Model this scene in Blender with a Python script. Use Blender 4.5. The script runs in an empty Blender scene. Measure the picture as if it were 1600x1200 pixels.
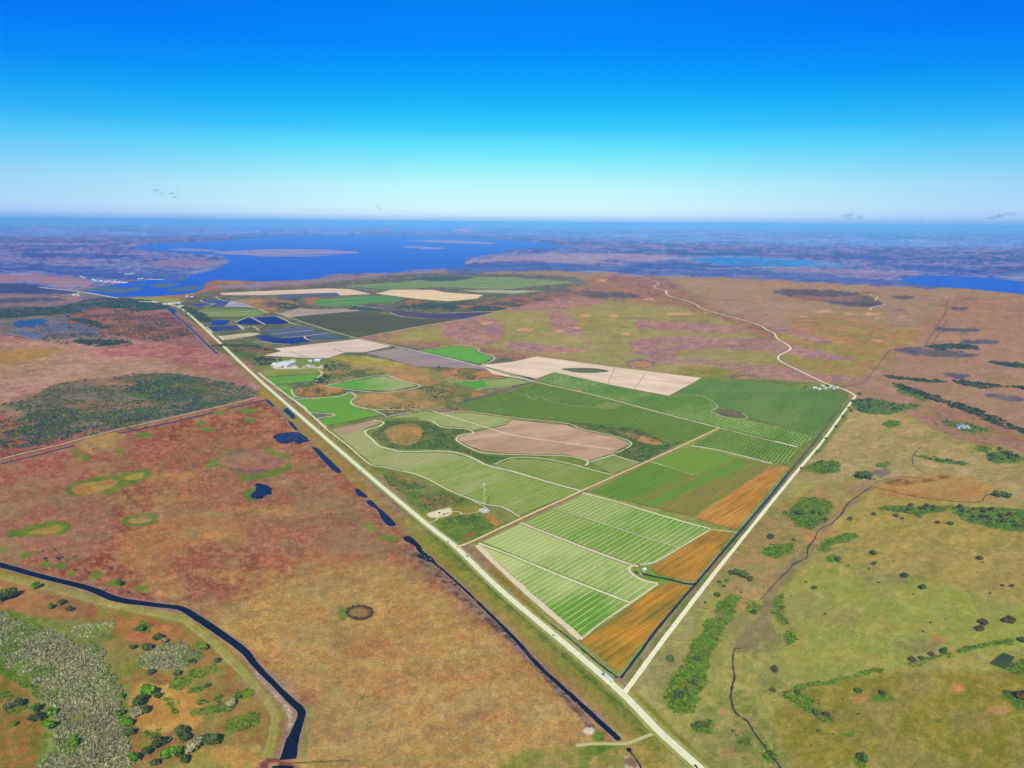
import bpy, bmesh, math, random
import numpy as np
from mathutils import Vector, Matrix
from mathutils.geometry import tessellate_polygon
random.seed(7); RS = np.random.RandomState(11)
SC = bpy.context.scene
COL = SC.collection
R = math.radians
# ------------------------------------------------------------------ camera
CAM_H = 500.0; F = 1067.0; HL, HR = 341.0, 353.0
ROLL = math.atan((HR - HL) / 1600.0)
PITCH = math.atan((600 - (HL + HR) / 2) * math.cos(ROLL) / F)
cr, sr, cp, sp_ = math.cos(ROLL), math.sin(ROLL), math.cos(PITCH), math.sin(PITCH)
camd = bpy.data.cameras.new('camera'); cam = bpy.data.objects.new('camera', camd); COL.objects.link(cam)
r0, u0, f0 = Vector((1, 0, 0)), Vector((0, sp_, cp)), Vector((0, cp, -sp_))
cx, cy, cz = cr * r0 + sr * u0, -sr * r0 + cr * u0, -f0
cam.matrix_world = Matrix(((cx.x, cy.x, cz.x, 0), (cx.y, cy.y, cz.y, 0), (cx.z, cy.z, cz.z, CAM_H), (0, 0, 0, 1)))
camd.sensor_width = 36; camd.lens = F / 1600 * 36; camd.clip_start = 1; camd.clip_end = 600000
SC.camera = cam
# ------------------------------------------------------------------ light
SUN_EL, SUN_AZ = 43.0, 7.0          # shadows fall away from the camera, slightly to the right
SKY_STR = 0.08
HAZE_D, HAZE_C = 3.9e-5, (0.18, 0.54, 0.92)
def lin(c):
    c = np.asarray(c, float) / 255.0
    return np.where(c <= 0.04045, c / 12.92, ((c + 0.055) / 1.055) ** 2.4)
world = bpy.data.worlds.new('World'); SC.world = world; world.use_nodes = True
wn, wl = world.node_tree.nodes, world.node_tree.links
bg = wn['Background']; bg.inputs['Strength'].default_value = SKY_STR
sky = wn.new('ShaderNodeTexSky'); sky.sky_type = 'NISHITA'; sky.sun_disc = False
sky.sun_elevation = R(SUN_EL); sky.sun_rotation = R(180 + SUN_AZ)
sky.altitude = 500; sky.air_density = 1.3; sky.dust_density = 0.3; sky.ozone_density = 3.0
tc = wn.new('ShaderNodeTexCoord'); sx = wn.new('ShaderNodeSeparateXYZ'); wl.new(tc.outputs['Generated'], sx.inputs[0])
mr = wn.new('ShaderNodeMapRange'); wl.new(sx.outputs['Z'], mr.inputs['Value'])
mr.inputs['From Min'].default_value = -0.02; mr.inputs['From Max'].default_value = 0.48
ramp = wn.new('ShaderNodeValToRGB'); wl.new(mr.outputs[0], ramp.inputs[0])
stops = [(-0.006, (130, 184, 232)), (0.003, (172, 208, 242)), (0.010, (206, 236, 254)), (0.020, (214, 249, 254)), (0.048, (192, 249, 253)), (0.073, (150, 240, 253)), (0.098, (104, 228, 254)),
         (0.124, (58, 204, 252)), (0.150, (30, 186, 250)), (0.180, (12, 164, 250)), (0.225, (4, 138, 250)), (0.275, (6, 118, 246)), (0.48, (0, 70, 200))]
cr_ = ramp.color_ramp
for k, (z, c) in enumerate(stops):
    e = cr_.elements[k] if k < 2 else cr_.elements.new(0.5)
    e.position = (z + 0.02) / 0.5; e.color = (*lin(c), 1)
vm = wn.new('ShaderNodeVectorMath'); vm.operation = 'SCALE'; wl.new(ramp.outputs[0], vm.inputs[0]); vm.inputs['Scale'].default_value = 1 / SKY_STR
mf = wn.new('ShaderNodeMapRange'); mf.interpolation_type = 'SMOOTHSTEP'; wl.new(sx.outputs['Z'], mf.inputs['Value'])
mf.inputs['From Min'].default_value = 0.26; mf.inputs['From Max'].default_value = 0.55
mf.inputs['To Min'].default_value = 0.0; mf.inputs['To Max'].default_value = 0.85
mx = wn.new('ShaderNodeMixRGB'); wl.new(mf.outputs[0], mx.inputs[0]); wl.new(vm.outputs[0], mx.inputs[1]); wl.new(sky.outputs[0], mx.inputs[2])
ax = wn.new('ShaderNodeMath'); ax.operation = 'ABSOLUTE'; wl.new(sx.outputs['X'], ax.inputs[0])       # vignetting painted into the sky colour, deeper and bluer to the sides
am = wn.new('ShaderNodeMapRange'); am.interpolation_type = 'SMOOTHSTEP'; wl.new(ax.outputs[0], am.inputs['Value']); am.inputs['From Min'].default_value = 0.05; am.inputs['From Max'].default_value = 0.75
sm = wn.new('ShaderNodeMixRGB'); sm.blend_type = 'MULTIPLY'; sm.inputs[2].default_value = (0.62, 0.68, 0.95, 1); wl.new(am.outputs[0], sm.inputs[0]); wl.new(mx.outputs[0], sm.inputs[1])
wl.new(sm.outputs[0], bg.inputs['Color'])
sd = bpy.data.lights.new('sun', 'SUN'); sd.energy = 5.0; sd.angle = R(0.5); sd.color = (1.0, 0.93, 0.76)
sun = bpy.data.objects.new('sun', sd); COL.objects.link(sun)
sdir = Vector((math.sin(R(SUN_AZ)) * math.cos(R(SUN_EL)), math.cos(R(SUN_AZ)) * math.cos(R(SUN_EL)), -math.sin(R(SUN_EL))))
sun.rotation_euler = sdir.to_track_quat('-Z', 'Y').to_euler(); sun.location = (-300, -600, 900)
vs = SC.view_settings; vs.view_transform = 'Standard'; vs.look = 'None'; vs.exposure = 0; vs.gamma = 1
try: SC.cycles.volume_bounces = 1; SC.cycles.max_bounces = 5; SC.cycles.volume_max_steps = 64; SC.cycles.transparent_max_bounces = 80
except Exception: pass
# ------------------------------------------------------------------ helpers
K = np.array([1.05, 1.15, 1.34])                                             # sunlit brightness of a white ground
def unproj(x, y):
    x = np.asarray(x, float); y = np.asarray(y, float)
    u, v = x - 800, 600 - y
    u2, v2 = u * cr - v * sr, u * sr + v * cr
    dz = -F * sp_ + v2 * cp; dy = F * cp + v2 * sp_
    t = -CAM_H / dz
    return u2 * t, dy * t
def G(x, y, z=0.0):
    a, b = unproj(x, y); return Vector((float(a), float(b), z))
def proj(X, Y, Z=0.0):
    dz = Z - CAM_H
    d = Y * cp - dz * sp_; U = Y * sp_ + dz * cp
    u2, v2 = F * X / d, F * U / d
    return 800 + u2 * cr + v2 * sr, 600 - (-u2 * sr + v2 * cr)
def mpp(x, y):
    p = G(x, y); return math.sqrt(p.x ** 2 + p.y ** 2 + CAM_H ** 2) * 1.0 / math.hypot(F, math.hypot(x - 800, y - 600))
HAZE_L = np.array([0.17, 0.51, 0.90])
def alb(c, dist, lo=0.003):
    """albedo of a surface that looks like sRGB c in the photograph from dist metres, the air taken off"""
    c = lin(c); T = np.exp(-HAZE_D * np.asarray(dist, float))
    T = T[..., None] if T.ndim else T
    a = (c - HAZE_L * (1 - T)) / T
    return np.clip(a, lo, 1.15) / K
def colat(c, x, y):
    p = G(x, y); a = alb(c, math.sqrt(p.x ** 2 + p.y ** 2 + CAM_H ** 2)); return tuple(float(k) for k in a)
def hsh(ix, iy, s):
    h = (ix.astype(np.int64) * 374761393 + iy.astype(np.int64) * 668265263 + s * 974634777) & 0x7fffffff
    h = ((h ^ (h >> 13)) * 1274126177) & 0x7fffffff
    h = h ^ (h >> 16)
    return (h & 0xffff) / 65535.0
def vn(x, y, s=0):
    ix, iy = np.floor(x), np.floor(y); fx, fy = x - ix, y - iy
    fx = fx * fx * (3 - 2 * fx); fy = fy * fy * (3 - 2 * fy)
    a, b, c, d = hsh(ix, iy, s), hsh(ix + 1, iy, s), hsh(ix, iy + 1, s), hsh(ix + 1, iy + 1, s)
    return (a * (1 - fx) + b * fx) * (1 - fy) + (c * (1 - fx) + d * fx) * fy
def fbm(x, y, s=0, o=4):
    t = 0; w = 0; a = 1.0
    for k in range(o):
        t = t + a * vn(x, y, s + k * 17); w += a; a *= 0.55; x = x * 2.03 + 3.1; y = y * 2.03 + 1.7
    return t / w
def ss(a, b, x):
    t = np.clip((x - a) / (b - a), 0, 1); return t * t * (3 - 2 * t)
def sdist(px, py, pts, ys=2.0):
    """signed distance (positive inside) of picture points to a polygon"""
    n = len(pts); ins = np.zeros(px.shape, bool); d2 = np.full(px.shape, 1e12)
    for i in range(n):
        x1, y1 = pts[i]; x2, y2 = pts[(i + 1) % n]
        if y1 != y2:
            c = ((y1 > py) != (y2 > py)) & (px < (x2 - x1) * (py - y1) / (y2 - y1) + x1)
            ins ^= c
        ex, ey = x2 - x1, (y2 - y1) * ys
        wx, wy = px - x1, (py - y1) * ys
        t = np.clip((wx * ex + wy * ey) / (ex * ex + ey * ey + 1e-9), 0, 1)
        d2 = np.minimum(d2, (wx - t * ex) ** 2 + (wy - t * ey) ** 2)
    return np.where(ins, 1, -1) * np.sqrt(d2)
def catmull(pts, n=4, closed=True):
    P = [np.array(p, float) for p in pts]; out = []; N = len(P)
    rng = range(N) if closed else range(N - 1)
    for i in rng:
        if closed: p0, p1, p2, p3 = P[i - 1], P[i], P[(i + 1) % N], P[(i + 2) % N]
        else: p0, p1, p2, p3 = P[max(i - 1, 0)], P[i], P[i + 1], P[min(i + 2, N - 1)]
        for k in range(n):
            t = k / n
            out.append(0.5 * ((2 * p1) + (-p0 + p2) * t + (2 * p0 - 5 * p1 + 4 * p2 - p3) * t * t + (-p0 + 3 * p1 - 3 * p2 + p3) * t ** 3))
    if not closed: out.append(P[-1])
    return out
def ell(x, y, rx, ry, n=14, rot=0.0):
    return [(x + rx * math.cos(a) - rot * ry * math.sin(a) * 0, y + ry * math.sin(a) + rot * math.cos(a) * ry) for a in [2 * math.pi * k / n for k in range(n)]]
# ---- nodes
def newmat(name):
    m = bpy.data.materials.new(name); m.use_nodes = True
    b = m.node_tree.nodes['Principled BSDF']; b.inputs['Roughness'].default_value = 0.9
    b.inputs['Specular IOR Level'].default_value = 0.0
    return m, m.node_tree.nodes, m.node_tree.links, b
def noise(n, l, vec, scale, detail=3, rough=0.6):
    t = n.new('ShaderNodeTexNoise'); t.inputs['Scale'].default_value = scale; t.inputs['Detail'].default_value = detail
    t.inputs['Roughness'].default_value = rough
    l.new(vec, t.inputs['Vector']); return t.outputs[0]
def mapr(n, l, v, a, b, c, d):
    m = n.new('ShaderNodeMapRange'); l.new(v, m.inputs['Value'])
    for k, q in zip(('From Min', 'From Max', 'To Min', 'To Max'), (a, b, c, d)): m.inputs[k].default_value = q
    return m.outputs[0]
def math_(n, l, op, a, b=None):
    m = n.new('ShaderNodeMath'); m.operation = op
    for k, q in enumerate((a, b)):
        if q is None: continue
        if isinstance(q, (int, float)): m.inputs[k].default_value = q
        else: l.new(q, m.inputs[k])
    return m.outputs[0]
def mixc(n, l, f, a, b, mode='MIX'):
    m = n.new('ShaderNodeMixRGB'); m.blend_type = mode
    for k, q in enumerate((f, a, b)):
        if isinstance(q, (int, float)): m.inputs[k].default_value = q
        elif isinstance(q, tuple): m.inputs[k].default_value = (*q[:3], 1)
        else: l.new(q, m.inputs[k])
    return m.outputs[0]
def plain(name, c, rough=0.8, spec=0.2, metal=0.0, var=0.25, scale=0.5):
    m, n, l, b = newmat(name)
    g = n.new('ShaderNodeNewGeometry')
    f = mapr(n, l, noise(n, l, g.outputs['Position'], scale), 0.3, 0.7, 1 - var, 1 + var)
    l.new(mixc(n, l, 1.0, tuple(c), f, 'MULTIPLY'), b.inputs['Base Color'])
    b.inputs['Roughness'].default_value = rough; b.inputs['Specular IOR Level'].default_value = spec; b.inputs['Metallic'].default_value = metal
    return m
def attrmat(name, attr='Col', var=0.35, scales=((0.16, 0.5), (0.035, 0.35))):
    m, n, l, b = newmat(name)
    g = n.new('ShaderNodeNewGeometry'); a = n.new('ShaderNodeAttribute'); a.attribute_name = attr
    c = a.outputs['Color']
    for s, w in scales:
        f = mapr(n, l, noise(n, l, g.outputs['Position'], s, 4, 0.65), 0.28, 0.72, 1 - w, 1 + w)
        c = mixc(n, l, 1.0, c, f, 'MULTIPLY')
    l.new(c, b.inputs['Base Color']); return m
def link(name, me, mat=None, parent=None, **props):
    o = bpy.data.objects.new(name, me); COL.objects.link(o)
    if mat and me is not None and not me.materials: me.materials.append(mat)
    if parent: o.parent = parent
    for k, v in props.items(): o[k] = v
    return o
def npmesh(name, verts, faces, cols=None):
    """verts (N,3), faces (M,k) arrays"""
    me = bpy.data.meshes.new(name); verts = np.asarray(verts, np.float32); faces = np.asarray(faces, np.int32)
    M, k = faces.shape
    me.vertices.add(len(verts)); me.vertices.foreach_set('co', verts.ravel())
    me.loops.add(M * k); me.loops.foreach_set('vertex_index', faces.ravel())
    me.polygons.add(M); me.polygons.foreach_set('loop_start', np.arange(0, M * k, k, dtype=np.int32))
    me.update(calc_edges=True)
    if cols is not None:
        ca = me.color_attributes.new('Col', 'FLOAT_COLOR', 'POINT')
        ca.data.foreach_set('color', np.concatenate([cols, np.ones((len(cols), 1))], 1).astype(np.float32).ravel())
    return me
ZC = [0]
def sheet(name, pts, z, mat, smooth=0, jit=0.0, **props):
    """a flat sheet on the ground whose outline is given by picture points"""
    if smooth: pts = catmull(pts, smooth)
    if jit: pts = [(p[0] + random.uniform(-jit, jit), p[1] + random.uniform(-jit, jit) * 0.5) for p in pts]
    ZC[0] += 1; z += 0.004 * ZC[0]
    P = [G(p[0], p[1], z) for p in pts]
    tris = [t for t in tessellate_polygon([P])]
    fs = []
    for t in tris:
        a, b, c = P[t[0]], P[t[1]], P[t[2]]
        fs.append(t if (b - a).cross(c - a).z > 0 else (t[0], t[2], t[1]))
    me = bpy.data.meshes.new(name); me.from_pydata(P, [], fs); me.update()
    props.setdefault('kind', 'structure')
    return link(name, me, mat, **props)
def ribbon(name, pts, w, z, mat, n=6, jit=0.0, worldw=True, ends=False, **props):
    """a road, ditch or bank: picture points of the centre line, width in metres (or in picture pixels per point)"""
    if worldw: c = catmull([(p[0], p[1], w if len(p) < 3 else p[2]) for p in pts], n, False) if n > 1 else [np.array((p[0], p[1], w)) for p in pts]
    else: c = catmull(pts, n, False)
    W = [(G(p[0], p[1]), p[2] * (1 if worldw else mpp(p[0], p[1]))) for p in c]
    ZC[0] += 1; z += 0.004 * ZC[0]
    V = []; Fc = []
    for i, (p, ww) in enumerate(W):
        a, b = W[max(i - 1, 0)][0], W[min(i + 1, len(W) - 1)][0]
        t = (b - a).normalized(); nn = Vector((-t.y, t.x, 0))
        j1, j2 = (random.uniform(-jit, jit) * ww for _ in range(2))
        V += [p + nn * (ww / 2 + j1) + Vector((0, 0, z)), p - nn * (ww / 2 + j2) + Vector((0, 0, z))]
        if i: Fc.append((2 * i - 2, 2 * i - 1, 2 * i + 1, 2 * i))
    me = bpy.data.meshes.new(name); me.from_pydata(V, [], Fc); me.update()
    props.setdefault('kind', 'structure')
    return link(name, me, mat, **props)
# ------------------------------------------------------------------ ground: one sheet, land cover colours at its vertices
yr = np.concatenate([[-1500, -600, 0, 150, 280, 380, 450]])
ysc = np.arange(1236, 349, -1.9)
yd = unproj(np.full(ysc.shape, 800.0), ysc)[1]
far = np.array([yd[-1] * k for k in (1.15, 1.4, 1.8, 2.4, 3.2)])
rows = np.concatenate([yr, yd, far]); rows = rows[rows < 260000]
tx = np.concatenate([-np.array([3.2, 2.4, 1.8, 1.4, 1.15, 1.0, 0.93]), np.arange(-0.86, 0.862, 2.0 / F), np.array([0.93, 1.0, 1.15, 1.4, 1.8, 2.4, 3.2])])
dep = np.maximum(rows, 450)[:, None] * cp + CAM_H * sp_
GX = tx[None, :] * dep; GY = np.repeat(rows[:, None], len(tx), 1)
PX, PY = proj(GX, np.maximum(GY, 200)); D3 = np.sqrt(GX ** 2 + GY ** 2 + CAM_H ** 2)
Q = F * np.log(np.maximum(GY, 300) * cp + CAM_H * sp_)
NR, NC = GX.shape
C = np.zeros((NR, NC, 3))
mA = fbm(PX / 90, Q / 90, 3, 5); mB = fbm(PX / 28, Q / 28, 9, 5); mC = fbm(PX / 9, Q / 9, 21, 4); mD = fbm(PX / 3.2, Q / 3.2, 31, 3)
mD2 = fbm(PX / 3.6, Q / 3.6, 131, 3); mC2 = fbm(PX / 12, Q / 10, 121, 4)
wx_ = (fbm(PX / 13, Q / 13, 41, 4) - 0.5) * 2
wy_ = (fbm(PX / 13, Q / 13, 53, 4) - 0.5) * 2
def blend(m, c):
    global C
    C += m[..., None] * (c - C)
def tint(c1, c2=None, c3=None, nA=mB, k=(0.42, 0.58)):
    c = np.broadcast_to(lin(c1), C.shape).copy()
    if c2 is not None: c += ss(k[0], k[1], nA)[..., None] * (lin(c2) - c)
    if c3 is not None: c += ss(0.5, 0.62, mC)[..., None] * 0.7 * (lin(c3) - c)
    return c
def land(pts, c1, c2=None, c3=None, f=6, n=8, o=1.0, ys=2.0, k=(0.42, 0.58), nA=mB, smooth=3):
    if smooth: pts = [tuple(p) for p in catmull(pts, smooth)]
    xs = [p[0] for p in pts]; yy = [p[1] for p in pts]; pad = f + n + 4
    r = (PX > min(xs) - pad) & (PX < max(xs) + pad) & (PY > min(yy) - pad) & (PY < max(yy) + pad)
    if not r.any(): return
    sc = n
    d = sdist(PX[r] + wx_[r] * sc, PY[r] + wy_[r] * sc * 0.45, pts, ys)
    m = ss(-f, f, d) * o
    c = tint_sel(r, c1, c2, c3, nA, k)
    C[r] += m[:, None] * (c - C[r])
def tint_sel(r, c1, c2, c3, nA, k):
    c = np.broadcast_to(lin(c1), (int(r.sum()), 3)).copy()
    if c2 is not None: c += ss(k[0], k[1], nA[r])[:, None] * (lin(c2) - c)
    if c3 is not None: c += (ss(0.5, 0.62, mC[r]) * 0.7)[:, None] * (lin(c3) - c)
    return c
def line(pts, w, c1, c2=None, f=1.5, o=1.0, n=0.0):
    """a band w picture pixels wide"""
    r = np.zeros(PX.shape, bool); xs = [p[0] for p in pts]; yy = [p[1] for p in pts]
    r = (PX > min(xs) - w - 9) & (PX < max(xs) + w + 9) & (PY > min(yy) - w - 9) & (PY < max(yy) + w + 9)
    px, py = PX[r] + wx_[r] * n, PY[r] + wy_[r] * n * 0.5; d2 = np.full(px.shape, 1e12)
    for (x1, y1), (x2, y2) in zip(pts[:-1], pts[1:]):
        ex, ey = x2 - x1, y2 - y1; t = np.clip(((px - x1) * ex + (py - y1) * ey) / (ex * ex + ey * ey + 1e-9), 0, 1)
        d2 = np.minimum(d2, (px - x1 - t * ex) ** 2 + (py - y1 - t * ey) ** 2)
    m = ss(w / 2 + f, w / 2 - f, np.sqrt(d2)) * o if False else (1 - ss(w / 2 - f, w / 2 + f, np.sqrt(d2))) * o
    c = tint_sel(r, c1, c2, None, mC, (0.42, 0.58)); C[r] += m[:, None] * (c - C[r])
def speck(pts, c, thr=0.6, o=0.8, nz=mD, f=8, n=8):
    xs = [p[0] for p in pts]; yy = [p[1] for p in pts]; pad = f + n + 4
    r = (PX > min(xs) - pad) & (PX < max(xs) + pad) & (PY > min(yy) - pad) & (PY < max(yy) + pad)
    d = sdist(PX[r] + wx_[r] * n, PY[r] + wy_[r] * n * 0.45, pts)
    m = ss(-f, f, d) * o * ss(thr, thr + 0.06, nz[r]); C[r] += m[:, None] * (lin(c) - C[r])
# base land: far -> near
C[:] = tint((158, 124, 112), (150, 128, 96), (120, 100, 100))
# bottom right, tan green ranch land
land([(975, 1085), (1335, 618), (1400, 640), (1500, 690), (1700, 780), (1800, 1300), (1000, 1300)], (150, 150, 82), (138, 146, 74), (158, 150, 90), f=10)
land([(1240, 735), (1330, 640), (1400, 645), (1500, 695), (1700, 770), (1700, 800), (1500, 780), (1380, 765), (1290, 760)], (162, 148, 106), (150, 146, 98), (170, 148, 112), f=14)
land([(1290, 770), (1450, 780), (1700, 830), (1700, 960), (1500, 930), (1380, 900), (1330, 850)], (156, 144, 84), (146, 142, 78), (166, 146, 88), f=16, n=14)
land([(1200, 930), (1400, 900), (1640, 960), (1640, 1020), (1500, 1020), (1250, 1060)], (140, 152, 78), (150, 152, 80), None, f=20, n=14)
land([(1210, 1120), (1330, 1060), (1500, 1050), (1680, 1080), (1700, 1300), (1230, 1300)], (132, 130, 56), (124, 126, 48), (144, 134, 70), f=16, n=10)
land([(1060, 1190), (1100, 1110), (1160, 1080), (1230, 1180), (1240, 1260), (1080, 1260)], (134, 140, 78), (120, 132, 66), (150, 142, 86), f=10)
land([(1060, 1040), (1130, 900), (1200, 830), (1260, 740), (1240, 735), (1180, 830), (1040, 1000), (985, 1085), (1020, 1120)], (150, 148, 96), (138, 142, 82), None, f=6)
land([(1100, 900), (1200, 800), (1300, 750), (1350, 760), (1310, 800), (1260, 850), (1220, 910), (1160, 940)], (152, 138, 92), (136, 138, 78), (166, 130, 92), f=9)
# centre-right plain between the farm and the ranch track
land([(560, 525), (800, 480), (900, 440), (1030, 430), (1110, 480), (1215, 515), (1240, 545), (1220, 560), (1330, 615), (1400, 545), (1480, 470), (1560, 470), (1700, 520), (1700, 410), (900, 400), (700, 440)], (162, 138, 124), (154, 142, 112), (150, 130, 130), f=10)
land([(600, 530), (800, 482), (950, 470), (1100, 490), (1200, 540), (1215, 590), (1100, 592), (975, 577), (840, 555), (690, 535)], (148, 146, 98), (158, 146, 112), (142, 142, 92), f=10, n=10, k=(0.5, 0.62))
land([(1220, 520), (1300, 520), (1400, 545), (1350, 605), (1250, 580), (1220, 556)], (144, 142, 84), (160, 134, 98), None, f=9, n=10)
land([(1040, 590), (1100, 570), (1160, 575), (1290, 590), (1330, 612), (1200, 605)], (124, 134, 70), (150, 140, 84), None, f=5)
land([(1310, 620), (1390, 560), (1440, 515), (1500, 470), (1800, 500), (1800, 760), (1600, 680), (1500, 640)], (162, 134, 118), (154, 132, 110), (150, 122, 120), f=6)
land([(1250, 490), (1380, 505), (1440, 520), (1400, 545), (1250, 525)], (166, 132, 104), (146, 134, 90), None, f=10)
# mauve and rose wetlands on that plain
for p in [[(985, 535), (1040, 525), (1200, 532), (1330, 560), (1300, 562), (1180, 548), (1080, 545), (1060, 560), (1150, 565), (1330, 590), (1300, 598), (1180, 590), (1120, 572), (1040, 568), (1010, 560), (990, 550)],
          [(860, 485), (890, 495), (915, 520), (880, 522), (860, 505)], [(690, 505), (760, 495), (790, 520), (760, 540), (700, 530)], [(1200, 510), (1260, 520), (1300, 535), (1260, 530)],
          [(800, 535), (860, 540), (920, 548), (880, 552), (800, 548)], [(1000, 500), (1090, 505), (1180, 515), (1100, 520), (1000, 512)], [(800, 470), (900, 465), (940, 475), (860, 485), (780, 484)]]:
    land(p, (162, 128, 122), (148, 122, 134), (170, 138, 122), f=3, n=7)
for x, y, rx, ry in [(1000, 568, 24, 7), (1162, 593, 26, 8), (1104, 506, 15, 5), (1095, 466, 18, 4), (1170, 538, 18, 5), (1035, 556, 22, 6), (745, 510, 26, 8), (1180, 535, 26, 6)]:
    o_ = 1.0 if (x, y) in ((1000, 568), (1162, 593)) else 0.4; land(ell(x, y, rx, ry), (112, 104, 126), None, f=1.5, n=3, o=o_); land(ell(x, y + 1, rx * 0.8, ry * 0.68), (170, 132, 104), None, f=1.5, n=3, o=o_)
for x, y, rx, ry in [(915, 493, 9, 2), (958, 494, 9, 2), (940, 438, 10, 1.5), (1060, 490, 22, 2), (1365, 491, 14, 2), (1330, 491, 12, 1.6), (1375, 496, 10, 1.5), (875, 517, 10, 1.5), (978, 522, 9, 1.5), (1015, 468, 8, 1.5), (1290, 487, 18, 1.5), (1255, 495, 8, 1.4), (1410, 495, 10, 1.4), (1370, 532, 10, 1.4), (905, 512, 11, 1.5), (820, 515, 14, 2.5), (760, 505, 10, 2)]:
    land(ell(x, y, rx, ry), (196, 158, 128), None, f=1, n=3, ys=4)
# dark marsh streaks on the plain
for p in [[(885, 455), (960, 457), (1000, 462), (980, 466), (920, 464)], [(800, 445), (850, 448), (800, 452)], [(1210, 453), (1260, 452), (1340, 458), (1380, 476), (1350, 480), (1310, 475), (1250, 465), (1225, 462)],
          [(1460, 512), (1520, 513), (1530, 518), (1470, 519)], [(1395, 544), (1450, 544), (1530, 555), (1480, 558), (1420, 553)], [(1510, 530), (1560, 532), (1550, 538), (1500, 537)], [(1470, 480), (1510, 482), (1500, 485)], [(1390, 462), (1430, 464), (1410, 467)], [(1400, 483), (1420, 485), (1400, 486)], [(1550, 564), (1600, 570), (1600, 575), (1560, 570)], [(1540, 615), (1590, 620), (1600, 628), (1550, 622)], [(1475, 583), (1520, 586), (1500, 592), (1480, 588)]]:
    land(p, (92, 98, 122), (104, 106, 116), None, f=2, n=6, ys=3)
land([(1240, 462), (1330, 466), (1340, 470), (1260, 469)], (140, 118, 124), None, f=2, n=3, ys=3)
# far land (mauve, tan and forest streaks, some haze blue painted into the colours)
land([(-300, 340), (1900, 352), (1900, 430), (1300, 440), (1200, 436), (990, 428), (780, 420), (600, 428), (400, 436), (200, 440), (-300, 500)], (112, 140, 196), (84, 120, 190), (138, 142, 188), f=4, nA=mB, n=10, k=(0.38, 0.58))
land([(-300, 340), (1900, 352), (1900, 388), (1300, 384), (900, 374), (600, 366), (-300, 372)], (108, 166, 226), (120, 172, 230), None, f=15, n=6, ys=2)  # pale horizon haze painted into the land colour, fading nearer
for p, c in [([(700, 412), (800, 400), (860, 397), (960, 396), (1060, 400), (1000, 412), (900, 413), (800, 411)], (150, 150, 186)), ([(1010, 400), (1200, 408), (1340, 412), (1250, 414), (1100, 408)], (136, 158, 206)),
             ([(1000, 422), (1200, 428), (1400, 436), (1300, 437), (1200, 434), (1040, 427)], (164, 152, 180)), ([(1230, 418), (1400, 425), (1440, 430), (1300, 428), (1220, 422)], (140, 140, 184)),
             ([(70, 400), (120, 397), (150, 402), (90, 408)], (138, 142, 192)), ([(0, 428), (90, 430), (150, 442), (100, 450), (50, 440), (0, 442)], (148, 136, 164)),
             ([(240, 408), (310, 406), (350, 410), (320, 418), (250, 414)], (136, 136, 176)), ([(145, 419), (180, 420), (150, 422)], (160, 150, 176)), ([(330, 448), (400, 443), (500, 434), (640, 426), (740, 417), (790, 424), (680, 428), (560, 436), (400, 450)], (136, 132, 158))]:
    land(p, c, None, f=3, n=7, ys=3)
for p in [[(700, 416), (800, 408), (900, 412), (1000, 414), (1200, 424), (1420, 440), (1600, 448), (1600, 452), (1400, 448), (1200, 436), (1000, 428), (900, 424), (780, 424), (720, 430)], [(950, 406), (1080, 412), (1200, 418), (1060, 418), (960, 410)],
          [(0, 412), (100, 414), (210, 424), (300, 428), (240, 436), (150, 434), (60, 424), (0, 422)], [(600, 432), (700, 430), (740, 434), (640, 440)], [(1400, 415), (1600, 420), (1600, 428), (1450, 424)], [(40, 395), (200, 398), (190, 404), (60, 402)], [(1000, 390), (1300, 398), (1600, 405), (1600, 410), (1300, 404), (1000, 397)]]:
    land(p, (72, 108, 180), (86, 122, 186), None, f=3, n=7, o=0.9, ys=3)
land([(1080, 405), (1140, 402), (1260, 406), (1320, 414), (1240, 417), (1130, 413)], (60, 148, 218), (80, 152, 218), None, f=3, n=5, ys=3)
# left plain
land([(-300, 455), (60, 452), (200, 455), (270, 476), (330, 540), (420, 620), (395, 618), (0, 712), (-300, 760)], (156, 122, 122), (150, 126, 124), (170, 138, 128), f=6)
land([(-300, 455), (100, 455), (250, 480), (200, 500), (-300, 520)], (140, 126, 140), (116, 120, 144), None, f=5)
land([(-300, 445), (0, 443), (40, 443), (90, 452), (150, 455), (60, 460), (0, 458), (-300, 465)], (72, 98, 146), None, f=3, n=4)
land([(0, 480), (90, 478), (150, 466), (220, 468), (268, 478), (240, 485), (170, 487), (90, 492), (0, 498)], (80, 98, 126), (92, 106, 122), None, f=3, n=6)
land([(-100, 470), (60, 465), (100, 470), (0, 474)], (88, 104, 134), None, f=3, n=4, ys=3); land([(0, 495), (100, 490), (120, 505), (60, 520), (0, 525)], (118, 118, 126), (104, 112, 124), None, f=4)
land([(75, 500), (120, 500), (160, 520), (120, 530), (60, 530), (20, 520)], (96, 114, 150), (124, 116, 128), (84, 120, 172), f=4)
land([(115, 488), (265, 485), (330, 548), (300, 545), (220, 530), (150, 520)], (152, 116, 120), (142, 106, 114), (148, 122, 124), f=4)
speck([(110, 490), (270, 488), (310, 530), (240, 535), (130, 532), (40, 535), (20, 525)], (86, 84, 92), 0.56, 0.85, mC)
land([(100, 500), (175, 503), (300, 520), (290, 528), (200, 525), (140, 512)], (104, 96, 98), (150, 110, 100), None, f=3, n=8)
land([(0, 536), (80, 530), (150, 545), (260, 555), (250, 590), (180, 590), (90, 610), (0, 635), (-200, 660), (-200, 540)], (168, 138, 132), (156, 126, 124), (172, 142, 122), f=6, n=6)
land([(200, 540), (320, 545), (390, 600), (330, 590), (240, 560), (140, 555)], (160, 110, 114), (150, 104, 110), (168, 130, 122), f=6, n=8)
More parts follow.
